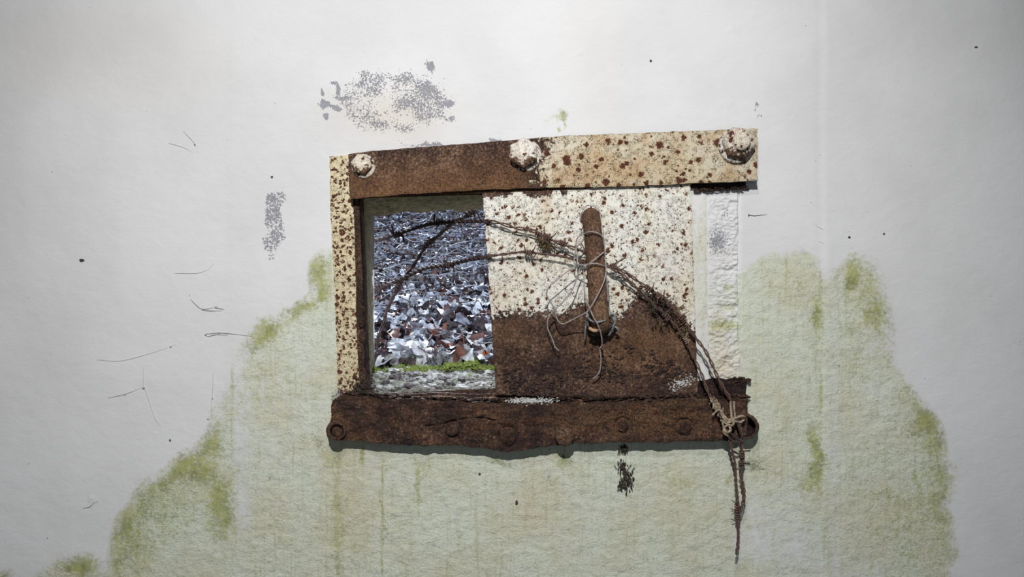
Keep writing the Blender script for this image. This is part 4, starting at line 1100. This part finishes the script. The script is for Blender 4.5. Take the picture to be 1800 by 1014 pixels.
# clumps of dried stuff caught on the wires
def clump(name, label, spots, mat, seed, cat='debris', n=60, fib=14):
    r = random.Random(seed); m = MB()
    for (px, py, dd, sx, sy) in spots:
        for k in range(n):
            blob(m, W(px + r.gauss(0, sx), py + r.gauss(0, sy), dd + r.gauss(0, .002)), r.uniform(.0008, .0022), (.8, .8, 1.6), .5, 4, 5)
        for k in range(fib):
            p = (px + r.gauss(0, sx), py + r.gauss(0, sy)); a = r.uniform(0, 6.3); l = r.uniform(5, 14)
            tube(m, spline([W(p[0], p[1], dd), W(p[0] + math.cos(a) * l / 2 + r.uniform(-2, 2), p[1] + math.sin(a) * l / 2, dd + .003), W(p[0] + math.cos(a) * l, p[1] + math.sin(a) * l, dd)], .003), .0006, 4)
    loc = tuple(W(spots[0][0], spots[0][1] + spots[0][4], spots[0][2]))
    o = m.build(name, mat, None, loc=loc)
    return tag(o, label, cat)
clump('plant_tuft', 'brown dried plant tuft in the barbs of the upper wire left of the handle', [(956, 420, .040, 6, 4), (963, 432, .034, 6, 3)], M_olive, 3, n=45)
clump('plant_tuft', 'dark plant tuft caught where the wires cross the rust line right of the handle', [(1148, 532, .034, 6, 10), (1168, 550, .034, 10, 10)], M_debris, 4, n=50, fib=16)
clump('plant_tuft', 'small brown tuft near the lower right edge of the shutter plate', [(1200, 575, .033, 6, 8)], M_olive, 5, n=40)
clump('root_clump', 'blackish clump of dead roots hanging on the wall below the bottom rail', [(1094, 822, .004, 3, 7), (1100, 838, .004, 6, 10), (1093, 850, .004, 2.5, 7), (1106, 846, .004, 4, 6), (1096, 790, .006, 3, 4)], M_debris, 6, n=36, fib=6)
clump('fibre_tuft', 'grey wiry tuft of dead roots in the lower left corner of the opening', [(640, 680, .010, 8, 8), (628, 690, .014, 7, 5)], M_debris, 7, n=8, fib=60)
clump('fibre_tuft', 'dry fibres sticking out at the wall above the left end of the bottom rail', [(594, 692, .010, 3, 4)], M_web, 8, n=2, fib=14)

# small things on the wall
def strand(label, lines, r, mat=M_web, name='cobweb_strand', cat='cobweb', nubs=()):
    loc = tuple(W(*lines[0][0], .002)); m = MB()
    for ln in lines:
        tube(m, spline([W(x, y, .0014 + .0004 * (i % 2)) for i, (x, y) in enumerate(ln)], .003), r * .48, 5, rfun=lambda t, i: .6 + .8 * math.sin(math.pi * min(1, t + .15)))
    for (x, y, q) in nubs: blob(m, W(x, y, .0022), q, (1.2, .7, 1), .4, 4, 6)
    return tag(m.build(name, M_web_faint if (r <= .0005 or r > .001) and mat is M_web else mat, None, loc=loc), label, cat)
strand('dusty kinked cobweb on the left wall, just above the long level cobweb', [[(335, 526), (345, 536), (355, 543), (368, 542), (384, 538)], [(355, 545), (370, 546), (390, 546)], [(378, 541), (394, 543)]], .0007, nubs=[(379, 540, .0013)])
strand('long nearly level cobweb just left of the green algae edge', [[(361, 587), (372, 586), (385, 585), (402, 586), (420, 588), (444, 591)], [(362, 589), (366, 591), (380, 588), (400, 589)]], .0007, nubs=[(361, 588, .0013), (385, 585, .001)])
strand('cobweb with a dark knot on the lower left wall', [[(190, 699), (217, 693), (235, 687), (252, 680)], [(252, 678), (262, 705), (272, 735), (282, 748)], [(252, 678), (252, 645)]], .0005, nubs=[(252, 681, .002), (219, 693, .0012)])
strand('faint cobweb thread running level on the left wall', [[(170, 632), (210, 634), (250, 625), (285, 614), (310, 605)]], .0004, nubs=[(300, 609, .0015)])
strand('fine hanging cobweb thread with a speck near the algae on the left', [[(375, 655), (373, 695), (371, 735)]], .0004, nubs=[(373, 700, .0012), (365, 736, .0014)])
strand('fine curved cobweb thread on the upper left wall', [[(296, 251), (320, 258), (340, 268)], [(322, 230), (342, 252), (347, 268)]], .0004, nubs=[(342, 253, .0016)])
strand('pale curved hair left of the grey flaked patch', [[(308, 480), (345, 480), (365, 474), (375, 464)]], .0004)
strand('raised pale scar like strip low on the left wall', [[(146, 893), (158, 890), (164, 884), (171, 881)]], .0012)
strand('short dark thread right of the mortar band below the guide rail', [[(1315, 377), (1325, 379), (1336, 378), (1348, 377)]], .0007, mat=M_debris, nubs=[(1316, 379, .001)])
strand('thin arc of cobweb crossing the wall crease on the right', [[(1428, 392), (1445, 402), (1468, 408), (1495, 407)], [(1440, 425), (1460, 430), (1480, 424)]], .0004)
def speck(px, py, s, label, sq=(1, .5, 1)):
    m = MB(); blob(m, W(px, py, .0018), s, sq, .35, 5, 7)
    return tag(m.build('debris_speck', M_debris, None, loc=tuple(W(px, py, .0018))), label, 'speck', 'dark specks on the wall')
speck(143, 457, .003, 'dark speck high on the far left wall', (1.6, .5, .7)); speck(908, 883, .003, 'black seed like speck below the middle of the bottom rail', (.7, .5, 1.5))
speck(843, 833, .002, 'small black speck between bottom rail and the seed like speck'); speck(1716, 83, .002, 'tiny dark speck near the upper right corner', (1.6, .5, .8))
speck(1144, 107, .002, 'tiny grey speck above the guide rail'); speck(478, 311, .002, 'tiny dark speck above the tall grey flaked patch')
speck(299, 774, .002, 'tiny dark speck left above the green algae'); speck(1493, 417, .0022, 'dark speck above the right hand algae'); speck(1554, 411, .002, 'small grey speck right of the right hand algae top')
speck(990, 322 - 100 + 580, .0016, 'tiny speck just below the bolt stump')

# ------------------------------------------------------------------ outside: leaf covered bank
def gz(x, y):
    yy = y - T
    z = H - 0.170 + 0.165 * yy + 0.012 * yy * yy + np.maximum(0, yy - 5) * .6
    return z + 0.030 * fbm(np.asarray(x) * 3.1, np.asarray(y) * 3.1, 201, 3) * np.clip(yy * 2, 0, 1)
ux = np.linspace(-3.2, 2.6, 150); uy = T + 0.001 + (np.linspace(0, 1, 150) ** 1.7) * 8.5
GX, GY = np.meshgrid(ux, uy, indexing='ij'); GZ = gz(GX, GY) - .006
ii = np.arange(150 * 150).reshape(150, 150)
gf = np.stack([ii[:-1, :-1], ii[1:, :-1], ii[1:, 1:], ii[:-1, 1:]], -1).reshape(-1, 4)
ground = mesh_obj('ground', np.stack([GX, GY, GZ], -1).reshape(-1, 3), gf, M_soil, None, True)
tag(ground, 'sloping woodland ground covered with fallen leaves outside the opening', kind='structure')

def leaf_geo(variant):
    r = random.Random(100 + variant)
    n = 8; L = 1.0; v = []; f = []
    curl = r.uniform(-1.2, 1.6); bend = r.uniform(-.8, 1.1); fold = r.uniform(.1, 1.1)
    lob = variant % 3
    for i in range(n):
        t = i / (n - 1)
        w = math.sin(math.pi * (t * .92 + .05)) ** .8 * (.34 if lob else .28)
        if lob: w *= (1.0 if i % 2 else .62)
        x = (t - .5) * L
        z0 = bend * .35 * math.sin(math.pi * t) + .05 * r.uniform(-1, 1)
        for s_ in (-1, 0, 1):
            a = curl * .9 * w
            ww = w * (1 + r.uniform(-.22, .22))
            v.append((x + (.05 * r.uniform(-1, 1)), s_ * ww * math.cos(fold * .6), z0 + abs(s_) * ww * (fold * .8 + curl * .4 * math.sin(t * 5)) * (1 if s_ > 0 else r.uniform(.3, 1.1))))
    for i in range(n - 1):
        for j in range(2):
            a = i * 3 + j; f.append((a, a + 1, a + 4, a + 3))
    return np.array(v), f
NV = 9
LG = [leaf_geo(k) for k in range(NV)]
LM = {}
for k in range(NV):
    for mi, mt in enumerate(LEAF_NEAR):
        me = bpy.data.meshes.new('leaf'); me.from_pydata([tuple(q) for q in LG[k][0]], [], LG[k][1]); me.materials.append(mt)
        me.polygons.foreach_set('use_smooth', [True] * len(me.polygons)); LM[(k, mi)] = me
leaves = []
def add_leaf(x, y, big):
    mi = rng.choice(5, p=([.38, .20, .24, .16, .02] if y < 1.0 else [.20, .34, .38, .07, .01]))
    s = rng.uniform(.030, .074) * (1 if y < .8 else (.7 if y < 1.3 else .48))
    z = float(gz(x, y)) + rng.uniform(-.003, .016)
    e = (rng.normal(0, .75) + .25, rng.normal(0, .75), rng.uniform(0, 6.28))
    leaves.append((x, y, z, s, e, int(rng.integers(NV)), int(mi)))
cnt = 0
while cnt < 9000:
    y = T + .02 + 6.0 * rng.random() ** 1.25
    if rng.random() > (y + 1.35) / 7.6 + .18: continue
    px = rng.uniform(585, 900)
    x = (px - 900) / 1000 * (D + y) / D
    add_leaf(x, y, True); cnt += 1
for k in range(9000):
    y = T + .03 + 4.5 * rng.random() ** 1.3
    x = rng.uniform(-1.9, 1.5)
    pxx = 900 + x * 1000 * D / (D + y)
    if 585 < pxx < 900: continue
    add_leaf(x, y, False)
vis = [l for l in leaves if 640 < 900 + l[0] * 1000 * D / (D + l[1]) < 880]
vis.sort(key=lambda l: -l[3] / (D + l[1]))
big = set(id(l) for l in vis[:300])
SV, SF, SM = [], [], []; base = 0
for l in leaves:
    x, y, z, s, e, k, mi = l
    if id(l) in big:
        o = bpy.data.objects.new('leaf', LM[(k, mi)]); COL.objects.link(o); o.parent = ground
        o.location = (x, y, z); o.rotation_euler = e; o.scale = (s, s, s)
        continue
    Mx = np.array(Euler(e).to_matrix()) * s
    v = LG[k][0] @ Mx.T + np.array([x, y, z])
    SV.append(v); SF.append(np.array(LG[k][1]) + base); SM += [mi] * len(LG[k][1]); base += len(v)
lit = mesh_obj('leaf_litter', np.concatenate(SV), np.concatenate(SF), None, ground, True)
for mt in LEAF: lit.data.materials.append(mt)
lit.data.polygons.foreach_set('material_index', SM)
lit['kind'] = 'stuff'
# twigs and creeping stems tangled over the upper part of the bank
m = MB(); m2 = MB()
for k in range(900):
    y = T + .1 + 5.2 * rng.random() ** .8; px = rng.uniform(600, 900); x = (px - 900) / 1000 * (D + y) / D
    a = rng.uniform(0, 3.14); l = rng.uniform(.05, .22) * (.5 + .2 * y); z = float(gz(x, y)) + .012
    pts = []
    for q in (0, .33, .66, 1):
        pts.append(Vector((x + math.cos(a) * l * (q - .5) + rng.normal(0, .012 * y), y + math.sin(a) * l * (q - .5), z + rng.uniform(0, .03) * (.4 + .4 * y))))
    tube(m if rng.random() < .6 else m2, spline(pts, .02), rng.uniform(.0008, .0024) * (.7 + .25 * y), 4)
o = m.build('twigs', M_twig, ground); o['kind'] = 'stuff'
o = m2.build('twigs', M_wire_dark, ground); o['kind'] = 'stuff'
# half-buried stones
for (px, py, y, s, sq) in [(728, 622, .345, .030, (1.5, .5, .75))]:
    x = (px - 900) / 1000 * (D + y) / D
    m = MB(); blob(m, (x, y, float(gz(x, y)) + s * sq[2] * .4), s, sq, .08, 10, 16)
    m.build('stone', M_stone, ground, True)
